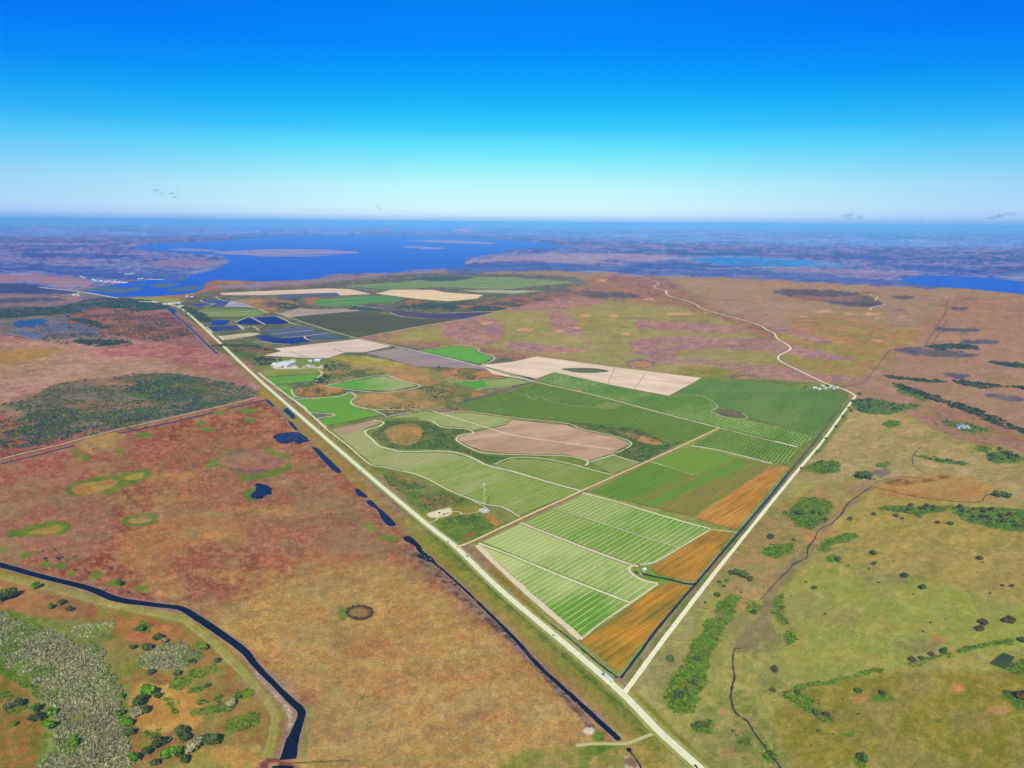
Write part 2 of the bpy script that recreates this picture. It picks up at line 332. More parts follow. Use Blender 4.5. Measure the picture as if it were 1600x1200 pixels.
for k in range(9):
    line([(-10 + 6 * k, 560 + 7 * k), (120 + 12 * k, 549 + 5.5 * k), (255, 545 + 5 * k)], 1.4, (184, 150, 136), None, f=1, o=0.4)
land([(0, 550), (40, 545), (110, 548), (60, 560), (0, 570)], (160, 134, 96), None, f=5, n=5)
# mixed woods north of the border canal
NW = [(-200, 680), (0, 632), (60, 615), (90, 600), (180, 588), (255, 583), (320, 592), (380, 605), (408, 615), (330, 638), (250, 655), (190, 673), (120, 692), (60, 703), (-200, 760)]
land(NW, (114, 116, 108), (98, 108, 98), (130, 118, 110), f=3, n=5)
for p in [[(130, 595), (200, 590), (250, 598), (180, 606)], [(20, 620), (70, 614), (60, 624), (20, 630)], [(300, 604), (340, 604), (380, 612), (320, 616)], [(50, 648), (90, 643), (150, 650), (80, 656)], [(0, 645), (35, 644), (20, 660), (0, 667)], [(100, 626), (200, 628), (270, 630), (180, 640), (110, 636)]]:
    land(p, (146, 120, 108), (122, 112, 96), None, f=3, n=7)
for p in [[(0, 696), (40, 690), (55, 692), (50, 700), (0, 712), (-50, 718)], [(200, 612), (260, 590), (320, 600), (310, 625), (230, 625)]]:
    land(p, (84, 120, 42), (70, 104, 46), None, f=3, n=6)
# big red pasture, left of the highway
PAST = [(-300, 770), (0, 718), (330, 640), (412, 625), (440, 640), (560, 760), (700, 895), (970, 1165), (980, 1300), (470, 1300), (480, 1110), (400, 1030), (340, 985), (280, 945), (180, 930), (0, 878), (-300, 800)]
land(PAST, (146, 92, 76), (136, 80, 70), (162, 118, 90), f=3, n=2)
land([(250, 700), (420, 680), (560, 790), (640, 900), (450, 860), (250, 800)], (150, 106, 86), (136, 110, 84), (152, 92, 76), f=25, n=24, o=0.8)
land([(300, 980), (520, 880), (700, 930), (980, 1180), (980, 1300), (470, 1300), (485, 1100), (400, 1030)], (176, 146, 88), (172, 135, 80), (164, 146, 84), f=34, n=28)
land([(180, 840), (330, 800), (380, 830), (260, 870), (300, 940), (240, 930)], (166, 118, 78), (170, 134, 84), None, f=14, n=20, o=0.7)
land([(-50, 640), (120, 700), (140, 780), (60, 800), (-50, 790)], (148, 88, 86), (150, 102, 94), None, f=16, n=22, o=0.8)
land([(0, 690), (200, 670), (260, 710), (150, 730), (0, 760)], (150, 94, 90), None, f=16, n=20, o=0.7)
land([(0, 790), (150, 770), (180, 830), (120, 880), (0, 880)], (150, 110, 98), (134, 114, 98), (148, 92, 82), f=14, n=18, o=0.8)
for x, y, rx, ry in [(330, 835, 60, 9), (420, 800, 50, 8), (380, 900, 60, 8), (270, 780, 50, 6), (520, 905, 60, 9), (250, 745, 60, 7), (600, 1010, 80, 12), (560, 1060, 90, 16)]:
    land(ell(x, y, rx, ry), (176, 134, 84), (150, 124, 80), None, f=8, n=22, o=0.75)
for x, y, rx, ry in [(600, 1005, 24, 7), (560, 1020, 30, 8), (530, 1150, 40, 10), (720, 1060, 50, 8), (610, 1080, 30, 8), (750, 1120, 40, 8), (460, 880, 60, 9), (520, 870, 45, 9)]:
    land(ell(x, y, rx, ry), (166, 106, 72), (172, 116, 76), None, f=6, n=22, o=0.5)
speck(PAST, (194, 156, 112), 0.6, 0.28, mD); speck(PAST, (112, 70, 58), 0.64, 0.35, mD2); speck(PAST, (132, 122, 92), 0.58, 0.4, mC2)
land([(100, 765), (112, 755), (150, 746), (200, 738), (232, 732), (236, 742), (222, 752), (190, 764), (172, 773), (158, 772), (160, 765), (140, 774), (110, 774)], (92, 118, 40), None, f=1.5, n=3)
land([(112, 764), (130, 756), (175, 749), (182, 757), (150, 770), (122, 773)], (158, 140, 74), (166, 120, 78), None, f=1.5, n=3)
land([(196, 744), (225, 738), (218, 748), (200, 750)], (150, 142, 70), None, f=1.5, n=2)
land(ell(219, 812, 29, 10, rot=-0.3), (92, 122, 40), None, f=1.5, n=2); land(ell(219, 812, 19, 6, rot=-0.3), (160, 136, 90), (120, 100, 84), None, f=1.2, n=2)
land([(10, 832), (40, 824), (70, 816), (108, 815), (104, 830), (84, 836), (60, 838), (22, 840)], (92, 122, 44), (110, 124, 56), None, f=2, n=5); land([(45, 832), (80, 822), (98, 824), (80, 835)], (158, 136, 76), None, f=3, n=3)
land([(318, 728), (350, 710), (366, 702), (372, 710), (352, 728), (380, 731), (374, 740), (350, 731)], (100, 122, 44), None, f=1.5, n=2)
land([(340, 722), (368, 704), (400, 700), (432, 706), (445, 716), (420, 736), (392, 740), (372, 736)], (120, 94, 100), (150, 110, 92), None, f=2, n=5)
land([(370, 742), (400, 740), (436, 732), (455, 722), (452, 732), (430, 744), (405, 748), (380, 752), (376, 746)], (96, 120, 40), None, f=1.5, n=2); land([(415, 698), (436, 708), (452, 712), (450, 716), (432, 714), (412, 704)], (100, 126, 44), None, f=1.5, n=2)
land(ell(396, 772, 16, 10), (92, 116, 40), None, f=1.5, n=3)
land(ell(536, 959, 9, 10), (84, 122, 30), None, f=1.5, n=2); land(ell(562, 958, 21, 11), (72, 56, 50), (110, 88, 60), None, f=1.2, n=2); land(ell(562, 957, 16, 8), (140, 116, 74), (96, 74, 58), None, f=1, n=2)
for x, y, rx, ry in [(578, 823, 7, 8), (605, 841, 17, 4), (129, 714, 13, 4), (224, 680, 15, 4), (313, 662, 8, 3), (325, 671, 12, 3), (343, 645, 10, 3.5), (390, 642, 16, 4.5), (390, 657, 10, 3), (120, 705, 7, 3), (186, 705, 7, 3), (183, 911, 17, 5), (220, 919, 14, 4), (73, 882, 9, 4), (95, 885, 8, 5), (151, 900, 10, 4), (111, 897, 6, 3), (8, 858, 8, 4), (40, 867, 11, 4), (60, 862, 6, 2), (152, 896, 14, 3), (566, 1090, 5, 3)]:
    land(ell(x, y, rx, ry), (96, 128, 42), None, f=1.6, n=4)
land([(130, 683), (160, 676), (190, 677), (195, 690), (170, 706), (140, 708), (125, 700)], (168, 138, 90), (150, 112, 92), None, f=3, n=4)
# verge between the pasture and the highway
line([(412, 612), (470, 665), (545, 738), (610, 805), (690, 880), (780, 958), (860, 1035), (930, 1098), (1000, 1160), (1060, 1215)], 15, (152, 130, 74), (134, 124, 68), f=4)
line([(640, 822), (700, 868), (770, 930), (840, 992), (900, 1048), (960, 1102), (1030, 1165)], 24, (144, 138, 64), (116, 130, 52), f=5, n=3)
line([(690, 860), (800, 955), (930, 1072), (1000, 1140), (1030, 1170)], 7, (100, 122, 48), (130, 128, 64), f=3, n=3)
line([(640, 862), (700, 915), (790, 992), (850, 1052), (900, 1110), (936, 1150)], 9, (142, 122, 112), (92, 72, 68), f=2.5, n=3)
line([(560, 770), (610, 812), (640, 836)], 6, (150, 108, 90), None, f=3, n=3)
line([(430, 600), (510, 668), (600, 760), (668, 822), (712, 860), (800, 945), (900, 1036), (970, 1098)], 9, (112, 130, 56), (140, 134, 70), f=3, n=1)
line([(400, 590), (500, 680), (560, 735), (650, 812), (750, 905), (900, 1042), (985, 1115), (1080, 1200)], 4, (74, 108, 46), (98, 120, 50), f=2, n=1)
line([(770, 890), (860, 975), (900, 1012), (960, 1066)], 9, (146, 118, 54), (112, 116, 48), f=3, n=2)
line([(985, 1076), (1040, 1135), (1110, 1200), (1160, 1250)], 12, (150, 140, 72), (140, 128, 68), f=4, n=2)
line([(1000, 1090), (1060, 1150), (1130, 1215)], 4, (108, 126, 52), None, f=2)
line([(978, 1066), (1040, 986), (1115, 888), (1205, 776), (1250, 716), (1300, 655)], 12, (104, 130, 52), (140, 118, 98), f=3, n=2)
land([(800, 1215), (790, 1180), (880, 1165), (940, 1160), (1000, 1158), (1040, 1220)], (138, 138, 66), (126, 130, 62), (160, 138, 80), f=6)
land([(910, 1168), (940, 1165), (960, 1168), (925, 1185), (915, 1215), (905, 1215)], (88, 122, 40), (110, 128, 54), None, f=4, n=4); land([(925, 1146), (940, 1142), (944, 1155), (930, 1160)], (96, 124, 44), None, f=3, n=3)
land(ell(920, 1143, 9, 6), (204, 196, 182), None, f=2, n=3); land([(975, 1185), (985, 1182), (1010, 1215), (985, 1215)], (206, 196, 186), (120, 88, 80), None, f=2, n=3)
# scrub between highway and the big light field, tower compound
land([(640, 745), (580, 730), (600, 745), (640, 785), (690, 830), (730, 848), (812, 806), (785, 795), (757, 790), (732, 779), (700, 767), (670, 752), (625, 738)], (102, 134, 42), (88, 120, 42), (120, 128, 62), f=2, n=3)
land([(605, 738), (640, 748), (690, 770), (712, 785), (690, 795), (660, 785), (625, 760)], (150, 112, 84), (92, 112, 62), None, f=4, n=6)
land([(665, 798), (700, 790), (745, 792), (757, 800), (725, 806), (690, 812), (668, 812)], (134, 136, 66), None, f=3, n=3)
land([(668, 803), (684, 797), (704, 794), (704, 803), (690, 808), (672, 808)], (222, 218, 196), None, f=1.2, n=2)
land([(760, 806), (780, 802), (802, 808), (790, 816), (772, 822), (762, 815)], (182, 128, 62), None, f=1.5, n=2); land(ell(757, 798, 9, 3.5), (214, 214, 200), None, f=1.2, n=1)
land([(722, 838), (745, 828), (735, 840)], (160, 90, 80), None, f=3, n=3)
# ground between the far fields
land([(270, 480), (330, 455), (450, 448), (620, 430), (800, 428), (920, 440), (800, 480), (690, 500), (560, 530), (800, 560), (830, 600), (720, 634), (600, 655), (520, 668), (430, 600), (330, 520)], (104, 116, 98), (92, 108, 90), (126, 126, 112), f=4, n=4)
land([(368, 468), (421, 467.8), (451, 475), (411, 478), (380, 474)], (140, 144, 104), (158, 134, 110), None, f=1.5, n=3)
land([(401, 476), (425, 470), (445, 462), (469, 468), (462, 478), (440, 487), (410, 486)], (82, 98, 112), (96, 104, 110), None, f=2, n=4)
land([(490, 535), (520, 560), (600, 562), (640, 575), (700, 576), (800, 600), (740, 610), (712, 634), (640, 645), (560, 640), (550, 615), (610, 614), (660, 605), (600, 585), (510, 600)], (138, 136, 96), (114, 126, 80), (158, 138, 106), f=4, n=5)
land([(600, 572), (640, 568), (668, 585), (680, 600), (655, 602), (610, 590)], (174, 142, 104), (154, 130, 92), None, f=4, n=4)
land([(560, 625), (600, 612), (690, 608), (700, 622), (680, 632), (640, 640), (580, 634)], (170, 140, 102), (132, 126, 88), None, f=4, n=6)
land([(462, 610), (500, 600), (535, 608), (520, 618), (480, 620), (464, 616)], (178, 130, 92), (120, 112, 72), None, f=3, n=4)
land([(690, 600), (760, 612), (730, 622), (700, 616)], (180, 128, 92), (100, 112, 70), None, f=3, n=5); land([(680, 576), (740, 576), (790, 590), (740, 594), (690, 586)], (166, 122, 92), (112, 112, 74), None, f=3, n=5)
land([(515, 558), (560, 556), (630, 568), (620, 574), (540, 566)], (150, 146, 80), (166, 160, 92), None, f=3, n=4)
land([(640, 468), (700, 472), (760, 468), (880, 456), (900, 460), (800, 480), (700, 485), (640, 478)], (84, 98, 92), (140, 112, 92), None, f=3, n=8)
land([(400, 470), (440, 468), (470, 478), (430, 488), (400, 486)], (96, 96, 92), (150, 128, 84), None, f=2, n=4); land([(480, 466), (500, 466), (490, 475), (480, 476)], (160, 112, 94), None, f=2, n=3)
land([(215, 462), (270, 466), (285, 472), (250, 474), (210, 466)], (148, 152, 96), None, f=2, n=3)
land([(330, 538), (400, 536), (430, 548), (410, 560), (380, 562), (350, 552)], (84, 112, 58), (120, 112, 80), None, f=3, n=4)
land([(430, 603), (455, 604), (462, 618), (460, 626), (445, 614)], (104, 152, 56), None, f=1, n=1); land([(400, 570), (425, 560), (505, 562), (510, 575), (420, 580)], (118, 138, 74), None, f=2, n=2); land([(428, 570), (460, 562), (466, 575), (500, 572), (502, 575), (450, 577), (430, 577)], (214, 216, 206), None, f=1, n=2)
land([(742, 850), (800, 822), (915, 770), (1015, 722), (1125, 668), (1250, 700), (1235, 732), (1155, 832), (1100, 898), (1085, 915), (968, 1058), (900, 1012), (860, 972), (745, 858)], (124, 146, 76), (140, 148, 86), None, f=2, n=1)
land([(990, 884), (1030, 880), (1035, 890), (1060, 905), (1040, 912), (1015, 908), (995, 900)], (104, 140, 52), (120, 146, 64), None, f=2, n=1)
land([(515, 668), (600, 652), (735, 642), (800, 610), (842, 594), (863, 582), (960, 600), (1095, 590), (1328, 614), (1240, 735), (1125, 670), (815, 812), (760, 792), (620, 738), (580, 730)], (104, 128, 66), (120, 136, 76), None, f=2, n=1)
for p_ in ([(585, 675), (582, 680), (594, 690), (612, 700), (640, 702), (700, 702), (735, 711), (770, 725), (798, 716), (770, 713), (752, 710), (732, 703), (714, 693), (708, 685), (715, 678), (733, 675), (724, 672), (692, 671), (672, 662), (655, 658), (604, 658), (600, 666)],
           [(885, 662), (920, 663), (950, 667), (1000, 672), (1040, 690), (1060, 693), (1012, 717), (1000, 722), (959, 709), (990, 694), (960, 681), (908, 670)]): land(p_, (86, 120, 58), (74, 108, 56), (116, 120, 80), f=1.5, n=1)
land([(598, 672), (625, 662), (655, 662), (662, 680), (655, 692), (622, 697), (606, 687)], (180, 136, 88), (140, 122, 78), (112, 120, 72), f=4, n=9)
land([(952, 670), (1000, 680), (1034, 690), (1030, 695), (1015, 695), (985, 684)], (178, 134, 98), (130, 112, 82), None, f=3, n=8)
# levee beside the near canal and the country south of it
SW = [(-300, 880), (0, 890), (70, 908), (140, 928), (250, 955), (290, 962), (345, 1000), (400, 1055), (445, 1105), (440, 1150), (420, 1200), (415, 1300), (-300, 1300)]
land(SW, (142, 126, 72), (146, 112, 70), (118, 126, 58), f=3, n=1)
land([(0, 905), (90, 925), (150, 945), (140, 965), (60, 968), (0, 950)], (146, 98, 72), (158, 118, 82), None, f=5, n=7)
land([(180, 970), (240, 968), (290, 990), (250, 1005), (200, 1000)], (158, 104, 76), (164, 120, 72), None, f=5, n=6)
land([(210, 1070), (300, 1078), (320, 1110), (300, 1140), (220, 1140), (205, 1110)], (176, 140, 76), (186, 152, 86), None, f=6, n=8)
land([(0, 1060), (50, 1090), (80, 1130), (70, 1220), (0, 1220), (-80, 1100)], (134, 114, 64), (112, 112, 54), (150, 104, 66), f=8, n=8)
land([(0, 955), (60, 965), (150, 975), (180, 1000), (200, 1080), (205, 1160), (180, 1210), (60, 1210), (70, 1120), (10, 1040), (-60, 1000)], (112, 134, 66), (96, 124, 50), (130, 138, 90), f=6, n=6)
land([(165, 1000), (205, 1020), (205, 1060), (180, 1070), (165, 1040)], (124, 132, 62), (150, 130, 74), None, f=5, n=6)
land([(280, 1190), (340, 1165), (420, 1170), (420, 1220), (270, 1220)], (172, 138, 80), (146, 140, 76), None, f=6, n=8)
line([(-20, 896), (70, 916), (150, 939), (250, 960), (285, 966), (335, 1005), (380, 1050), (420, 1095), (432, 1120), (425, 1160), (412, 1205)], 12, (156, 150, 88), (142, 146, 78), f=3, n=1)
line([(-20, 899), (70, 919), (150, 942), (250, 963), (285, 970), (332, 1010), (376, 1054), (414, 1098), (426, 1122), (418, 1160), (406, 1205)], 1.6, (176, 164, 118), None, f=1, o=0.8)
line([(400, 1052), (425, 1080), (448, 1106), (456, 1120), (452, 1148)], 7, (196, 190, 172), (150, 124, 130), f=2, n=2)
line([(482, 1104), (488, 1120), (478, 1150), (474, 1180)], 9, (128, 132, 78), None, f=4, n=1)
line([(120, 902), (200, 925), (260, 940), (300, 936)], 3, (110, 92, 90), None, f=2, n=3, o=0.7)
line([(450, 1198), (520, 1192), (600, 1187), (760, 1180), (900, 1170)], 5, (140, 140, 76), (160, 142, 84), f=2, o=0.8)
line([(450, 1193), (500, 1190), (545, 1188)], 2, (66, 60, 46), None, f=1)
land([(405, 1190), (440, 1186), (470, 1200), (460, 1225), (400, 1225)], (176, 140, 116), (120, 70, 60), None, f=3, n=3)
line([(505, 1040), (490, 1055), (480, 1038), (497, 1075), (503, 1086)], 1.5, (140, 92, 58), None, f=1, o=0.0)
# green shrub ground on the right ranch
VEG = [
 [(1132, 932), (1155, 930), (1155, 942), (1142, 965), (1130, 990), (1120, 1005), (1108, 1040), (1097, 1075), (1090, 1100), (1082, 1115), (1050, 1112), (1038, 1095), (1037, 1082), (1048, 1062), (1065, 1045), (1077, 1012), (1092, 995), (1104, 975), (1118, 955)],
 [(1222, 1080), (1260, 1070), (1300, 1062), (1340, 1053), (1375, 1044), (1376, 1048), (1340, 1058), (1300, 1067), (1260, 1075), (1224, 1085)],
 [(1415, 1036), (1440, 1030), (1475, 1020), (1488, 1021), (1470, 1027), (1420, 1040)], [(1497, 1015), (1530, 1008), (1560, 1000), (1580, 998), (1578, 1004), (1540, 1011), (1500, 1020)],
 [(1225, 1088), (1252, 1083), (1268, 1090), (1277, 1110), (1255, 1110), (1240, 1097)], [(1268, 1112), (1290, 1112), (1300, 1125), (1285, 1127)], ell(1378, 1090, 14, 7), ell(1347, 1191, 10, 7), ell(1325, 1147, 7, 4),
 [(1210, 942), (1220, 929), (1227, 932), (1222, 950), (1232, 975), (1217, 970)], ell(1234, 997, 9, 10),
 [(1280, 860), (1287, 845), (1310, 838), (1335, 832), (1340, 838), (1322, 846), (1300, 852), (1290, 865)], ell(1301, 873, 10, 5),
 [(1190, 860), (1205, 852), (1240, 850), (1238, 862), (1215, 870), (1195, 868)], [(1227, 807), (1240, 792), (1252, 777), (1280, 779), (1300, 787), (1295, 800), (1275, 822), (1257, 825)],
 [(1370, 795), (1400, 790), (1440, 791), (1480, 792), (1478, 798), (1448, 803), (1440, 808), (1420, 802)], [(1488, 792), (1520, 792), (1600, 797), (1680, 800), (1680, 826), (1570, 828), (1530, 820), (1500, 808)],
 [(1430, 712), (1450, 714), (1480, 718), (1515, 724), (1500, 726), (1460, 720)], [(1262, 728), (1285, 720), (1312, 724), (1310, 735), (1285, 740), (1262, 735)], [(1338, 742), (1348, 737), (1363, 738), (1360, 744), (1345, 748)],
 [(1368, 727), (1378, 722), (1388, 723), (1384, 730)], [(1333, 628), (1380, 625), (1400, 632), (1440, 633), (1400, 645), (1380, 648), (1345, 645)], [(1380, 660), (1395, 657), (1410, 660), (1400, 666), (1385, 667)],
 [(1525, 700), (1540, 698), (1545, 703), (1530, 706)], [(1562, 1082), (1575, 1078), (1600, 1096), (1620, 1108), (1600, 1110), (1580, 1098)], [(1540, 712), (1560, 706), (1590, 712), (1600, 720), (1560, 724)],
 [(1470, 658), (1500, 660), (1545, 672), (1520, 676), (1490, 668)], [(1120, 852), (1130, 848), (1128, 858)], [(1400, 600), (1420, 612), (1450, 622), (1440, 626), (1405, 612)], [(1175, 940), (1190, 948), (1180, 958), (1172, 950)],
 [(1080, 1130), (1110, 1125), (1118, 1140), (1090, 1145)], [(1150, 1150), (1170, 1155), (1160, 1170)], [(1190, 1180), (1205, 1170), (1215, 1185), (1200, 1195)], [(1565, 1040), (1600, 1030), (1620, 1045), (1590, 1055)],
]
for p in VEG: land(p, (86, 120, 30), (76, 108, 36), (112, 124, 54), f=2.8, n=9)
for x, y, rx, ry in [(1160, 975, 24, 12), (1195, 1000, 30, 20), (1330, 1210, 40, 12), (1430, 1010, 40, 10), (1200, 1060, 20, 26), (1400, 905, 50, 8)]: land(ell(x, y, rx, ry), (132, 128, 92), (116, 132, 72), None, f=8, n=12, o=0.7)
for x, y, rx, ry in [(1338, 1092, 13, 6), (1495, 1076, 14, 8), (1162, 945, 12, 9), (1268, 1205, 16, 8), (1465, 1000, 14, 6), (1300, 832, 18, 5), (1275, 842, 18, 10), (1135, 1175, 12, 9), (1560, 1110, 20, 8), (1130, 1112, 10, 6)]:
    land(ell(x, y, rx, ry), (182, 134, 88), (160, 132, 84), None, f=3, n=7, o=0.85)
land([(1350, 762), (1400, 750), (1480, 742), (1560, 760), (1540, 785), (1450, 782), (1390, 775)], (166, 138, 82), (172, 124, 84), None, f=5, n=8, o=0.8)
land([(1280, 825), (1330, 765), (1370, 750), (1360, 775), (1320, 800), (1290, 835)], (140, 124, 104), (152, 136, 90), None, f=4, n=5, o=0.8)
land([(1185, 960), (1210, 900), (1270, 850), (1280, 860), (1225, 915), (1200, 990), (1160, 1020), (1150, 1000)], (136, 122, 92), (120, 116, 84), None, f=5, n=8, o=0.85)
land([(1360, 736), (1385, 732), (1392, 738), (1375, 746)], (120, 112, 108), None, f=3, n=4); land([(1380, 752), (1430, 745), (1480, 742), (1470, 750), (1400, 758)], (120, 96, 70), (164, 132, 86), None, f=3, n=6)
land([(1440, 836), (1460, 842), (1475, 852), (1450, 846)], (124, 124, 84), None, f=4, n=4, o=0.7)
for a in [[(1310, 606), (1350, 598), (1392, 545)], [(1442, 544), (1478, 488), (1480, 470)], [(1450, 548), (1480, 500)]]: line(a, 2.5, (128, 108, 106), None, f=1.2)
line([(1376, 560), (1440, 530)], 1, (184, 140, 110), None, o=0.0); line([(1475, 635), (1497, 598)], 3, (186, 140, 106), None, f=2, o=0.7); line([(1100, 480), (1300, 505), (1460, 515)], 1.5, (170, 132, 112), None, f=1, o=0.6)
line([(1305, 575), (1400, 600), (1480, 640), (1600, 690)], 2, (150, 112, 84), None, f=1.5, o=0.5)
# far field edges seen as pale streaks
for k in range(420):
    x = RS.uniform(-100, 1700); y = 352 + 76 * RS.rand() ** 1.1 + (x / 1600) * 12
    if 200 < x < 900 and y > 362: continue
    line([(x, y), (x + RS.uniform(15, 70), y + RS.uniform(0, 1))], RS.uniform(0.8, 1.8), [(168, 172, 206), (70, 104, 176), (140, 134, 180), (140, 176, 222)][k % 4], None, f=1.2, o=0.5)
for k in range(90):      # same on the rose plain
    x = RS.uniform(880, 1600); y = RS.uniform(442, 545)
    line([(x, y), (x + RS.uniform(10, 45), y + RS.uniform(-1, 2))], RS.uniform(0.8, 2.0), [(120, 100, 112), (184, 142, 118), (136, 132, 88)][k % 3], None, f=1.5, o=0.5)
gw = ss(0.5, 0.66, fbm(PX / 60, Q / 60, 71, 5))[..., None] * 0.35 * (PY > 560)[..., None]
C += gw * (lin((142, 134, 96)) - C)
gw = ss(0.54, 0.66, fbm(PX / 16, Q / 24, 83, 5))[..., None] * 0.4 * (PY > 440)[..., None]
C += gw * (C * 1.22 + lin((50, 44, 34)) - C)
st_ = fbm((GX * 0.86 + GY * 0.5) / 130, (GY * 0.86 - GX * 0.5) / 14, 97, 4)
C *= 1 + ((st_ - 0.5) * (0.3 - 0.14 * ss(900, 1050, PX)) * (PY > 520))[..., None]
C *= (0.82 + 0.36 * mC[..., None]) * (0.9 + 0.2 * mA[..., None]) * (0.9 + 0.2 * mD[..., None])
T_ = np.exp(-HAZE_D * D3)[..., None]
A = np.clip((C - HAZE_L * (1 - T_)) / T_, 0.003, 1.0) / K
V = np.stack([GX.ravel(), GY.ravel(), np.zeros(GX.size)], 1)
ii = np.arange(NR * NC).reshape(NR, NC)
FQ = np.stack([ii[:-1, :-1], ii[:-1, 1:], ii[1:, 1:], ii[1:, :-1]], -1).reshape(-1, 4)
link('ground', npmesh('ground', V, FQ, A.reshape(-1, 3)), attrmat('ground_cover', scales=((0.34, 0.28), (0.08, 0.16), (1.0, 0.16))), kind='structure')
# ------------------------------------------------------------------ water
def water(name, c, rough=0.25, ior=1.33, x=800, y=800, spec=0.2):
    m, n, l, b = newmat(name); g = n.new('ShaderNodeNewGeometry')
    f = mapr(n, l, noise(n, l, g.outputs['Position'], 0.02, 3), 0.3, 0.7, 0.7, 1.3)
    l.new(mixc(n, l, 1.0, colat(c, x, y), f, 'MULTIPLY'), b.inputs['Base Color'])
    b.inputs['Roughness'].default_value = rough; b.inputs['IOR'].default_value = ior; b.inputs['Specular IOR Level'].default_value = spec
    bp = n.new('ShaderNodeBump'); bp.inputs['Strength'].default_value = 0.1; bp.inputs['Distance'].default_value = 0.3
    l.new(noise(n, l, g.outputs['Position'], 0.6, 2), bp.inputs['Height']); l.new(bp.outputs[0], b.inputs['Normal'])
    return m
W_NEAR = water('canal_water', (6, 8, 72), 0.25, spec=0.03); W_MID = water('pond_water', (18, 26, 88), 0.3, spec=0.06)
W_BLUE = water('blue_water', (44, 76, 128), 0.4, spec=0.06, y=520, x=300); W_LAKE = water('lake_water', (4, 124, 220), 0.5, spec=0.05, y=405, x=560)
W_GREEN = water('green_water', (64, 84, 52), 0.3)
BANK = plain('pale_bank', alb((150, 134, 132), 900), var=0.3)
lake = [(150, 460), (170, 464), (205, 464), (240, 463), (295, 459), (318, 451), (322, 442), (345, 437), (400, 440), (428, 439), (492, 436), (512, 430), (540, 427), (610, 426), (640, 422), (677, 420), (722, 416), (728, 408), (738, 402), (760, 399), (785, 395), (800, 390), (850, 388), (897, 387), (860, 382), (800, 376), (760, 373), (700, 370), (600, 368), (500, 368), (400, 372), (300, 379), (240, 381), (208, 385), (230, 391), (300, 396), (340, 399), (358, 407), (345, 418), (310, 427), (285, 433), (250, 436), (205, 440), (165, 447), (130, 453)]
sheet('lake', lake, 0.6, W_LAKE, smooth=3, jit=0.7, label='wide deep blue lake spreading beyond the farm fields')
sheet('lake', [(1408, 440), (1437, 431), (1500, 432), (1550, 435), (1600, 440), (1720, 450), (1720, 474), (1600, 460), (1550, 455), (1500, 450), (1446, 446)], 0.6, W_LAKE, smooth=2, label='smaller blue lake on the rose coloured plain')
ISL = plain('island_reeds', colat((140, 150, 200), 450, 395), scale=0.004, var=0.5)
for p in [[(262, 389.5), (300, 388.5), (345, 392), (340, 393), (300, 392)], [(335, 394.5), (400, 390), (475, 389.5), (530, 391.5), (562, 394.5), (530, 397), (470, 397.5), (420, 400), (365, 397.5)], [(400, 401), (450, 399.5), (520, 399), (470, 401.5)], [(628, 386), (660, 385), (700, 388), (660, 389)], [(635, 376), (700, 375), (780, 380), (740, 381), (680, 379)], [(1000, 372), (1000, 371), (1010, 372)]][:5]:
    sheet('marsh_island_land', p, 1.2, ISL, smooth=3, jit=0.8)
ISG = plain('lake_weed', colat((84, 122, 150), 230, 446), scale=0.01, var=0.4)
for p in [[(128, 453), (160, 449), (190, 450), (172, 454), (150, 456)], [(165, 457), (195, 450.5), (222, 450), (218, 454), (198, 458), (180, 459)], [(232, 447), (255, 443), (285, 444), (270, 448), (250, 450)], [(262, 453), (290, 448), (318, 447), (305, 453), (280, 456)], [(262, 438), (300, 432), (285, 438)], [(205, 446), (230, 442), (222, 446)]]:
    sheet('lake_weed_water', p, 1.2, ISG, smooth=4, jit=1.6)
ISS = plain('pale_shore', colat((206, 210, 226), 240, 437), var=0.1); ribbon('pale_shore_path', [(228, 436.5), (250, 437), (252, 437.5)], 40, 1.5, ISS, n=2)
can = [(-60, 868, 11), (0, 883, 11), (69, 902, 11), (137, 919, 12), (185, 937, 13), (247, 946, 11), (283, 951, 11), (310, 967, 12), (343, 989, 12), (380, 1016, 12), (400, 1040, 10), (430, 1071, 9), (455, 1096, 11), (471, 1112, 12), (466, 1133, 14), (457, 1158, 20), (450, 1187, 25)]
ribbon('canal_bank_land', [(x, y, w + 3) for x, y, w in can], 0, 0.15, BANK, worldw=False, jit=0.06)
ribbon('canal_water', can, 0, 0.3, W_NEAR, worldw=False, jit=0.03, label='wide dark navy canal bending round the brushy corner')
dit = [(650, 852, 5), (656, 860, 7), (668, 870, 7), (680, 881, 5.5), (700, 898, 5), (740, 935, 5.2), (800, 994, 7), (847, 1046, 8), (900, 1094, 9), (940, 1131, 10), (964, 1153, 10), (968, 1157, 6)]
ribbon('ditch_bank_land', [(x, y, w + 3) for x, y, w in dit], 0, 0.15, BANK, worldw=False, jit=0.1)
ribbon('ditch_water', dit, 0, 0.3, W_NEAR, worldw=False, jit=0.08, label='long dark ditch beside the highway verge')
for p in [[(630, 840), (640, 838), (652, 848), (660, 858), (655, 861), (646, 852), (634, 846)], [(650, 868), (664, 866), (676, 872), (680, 880), (664, 876)]]: sheet('ditch_water', p, 0.4, W_NEAR, 3, 0.6)
for i, p in enumerate([[(554, 766), (560, 764), (566, 769), (573, 774), (573, 778), (560, 775)], [(572, 784), (580, 782), (592, 794), (602, 802), (617, 817), (617, 822), (607, 822), (597, 812), (589, 797), (577, 790)],
          [(487, 700), (497, 701), (515, 718), (532, 735), (531, 739), (522, 737), (500, 715), (492, 705)], [(450, 660), (456, 660), (465, 671), (461, 672)]]):
    sheet('pond_bank_land', [(a + (a - 560) * 0 + (1.5 if k % 2 else -1.5), b + 0.8) for k, (a, b) in enumerate(p)], 0.15, BANK, 3)
    sheet('borrow_pond_water', p, 0.4, W_MID, 3, 0.4)
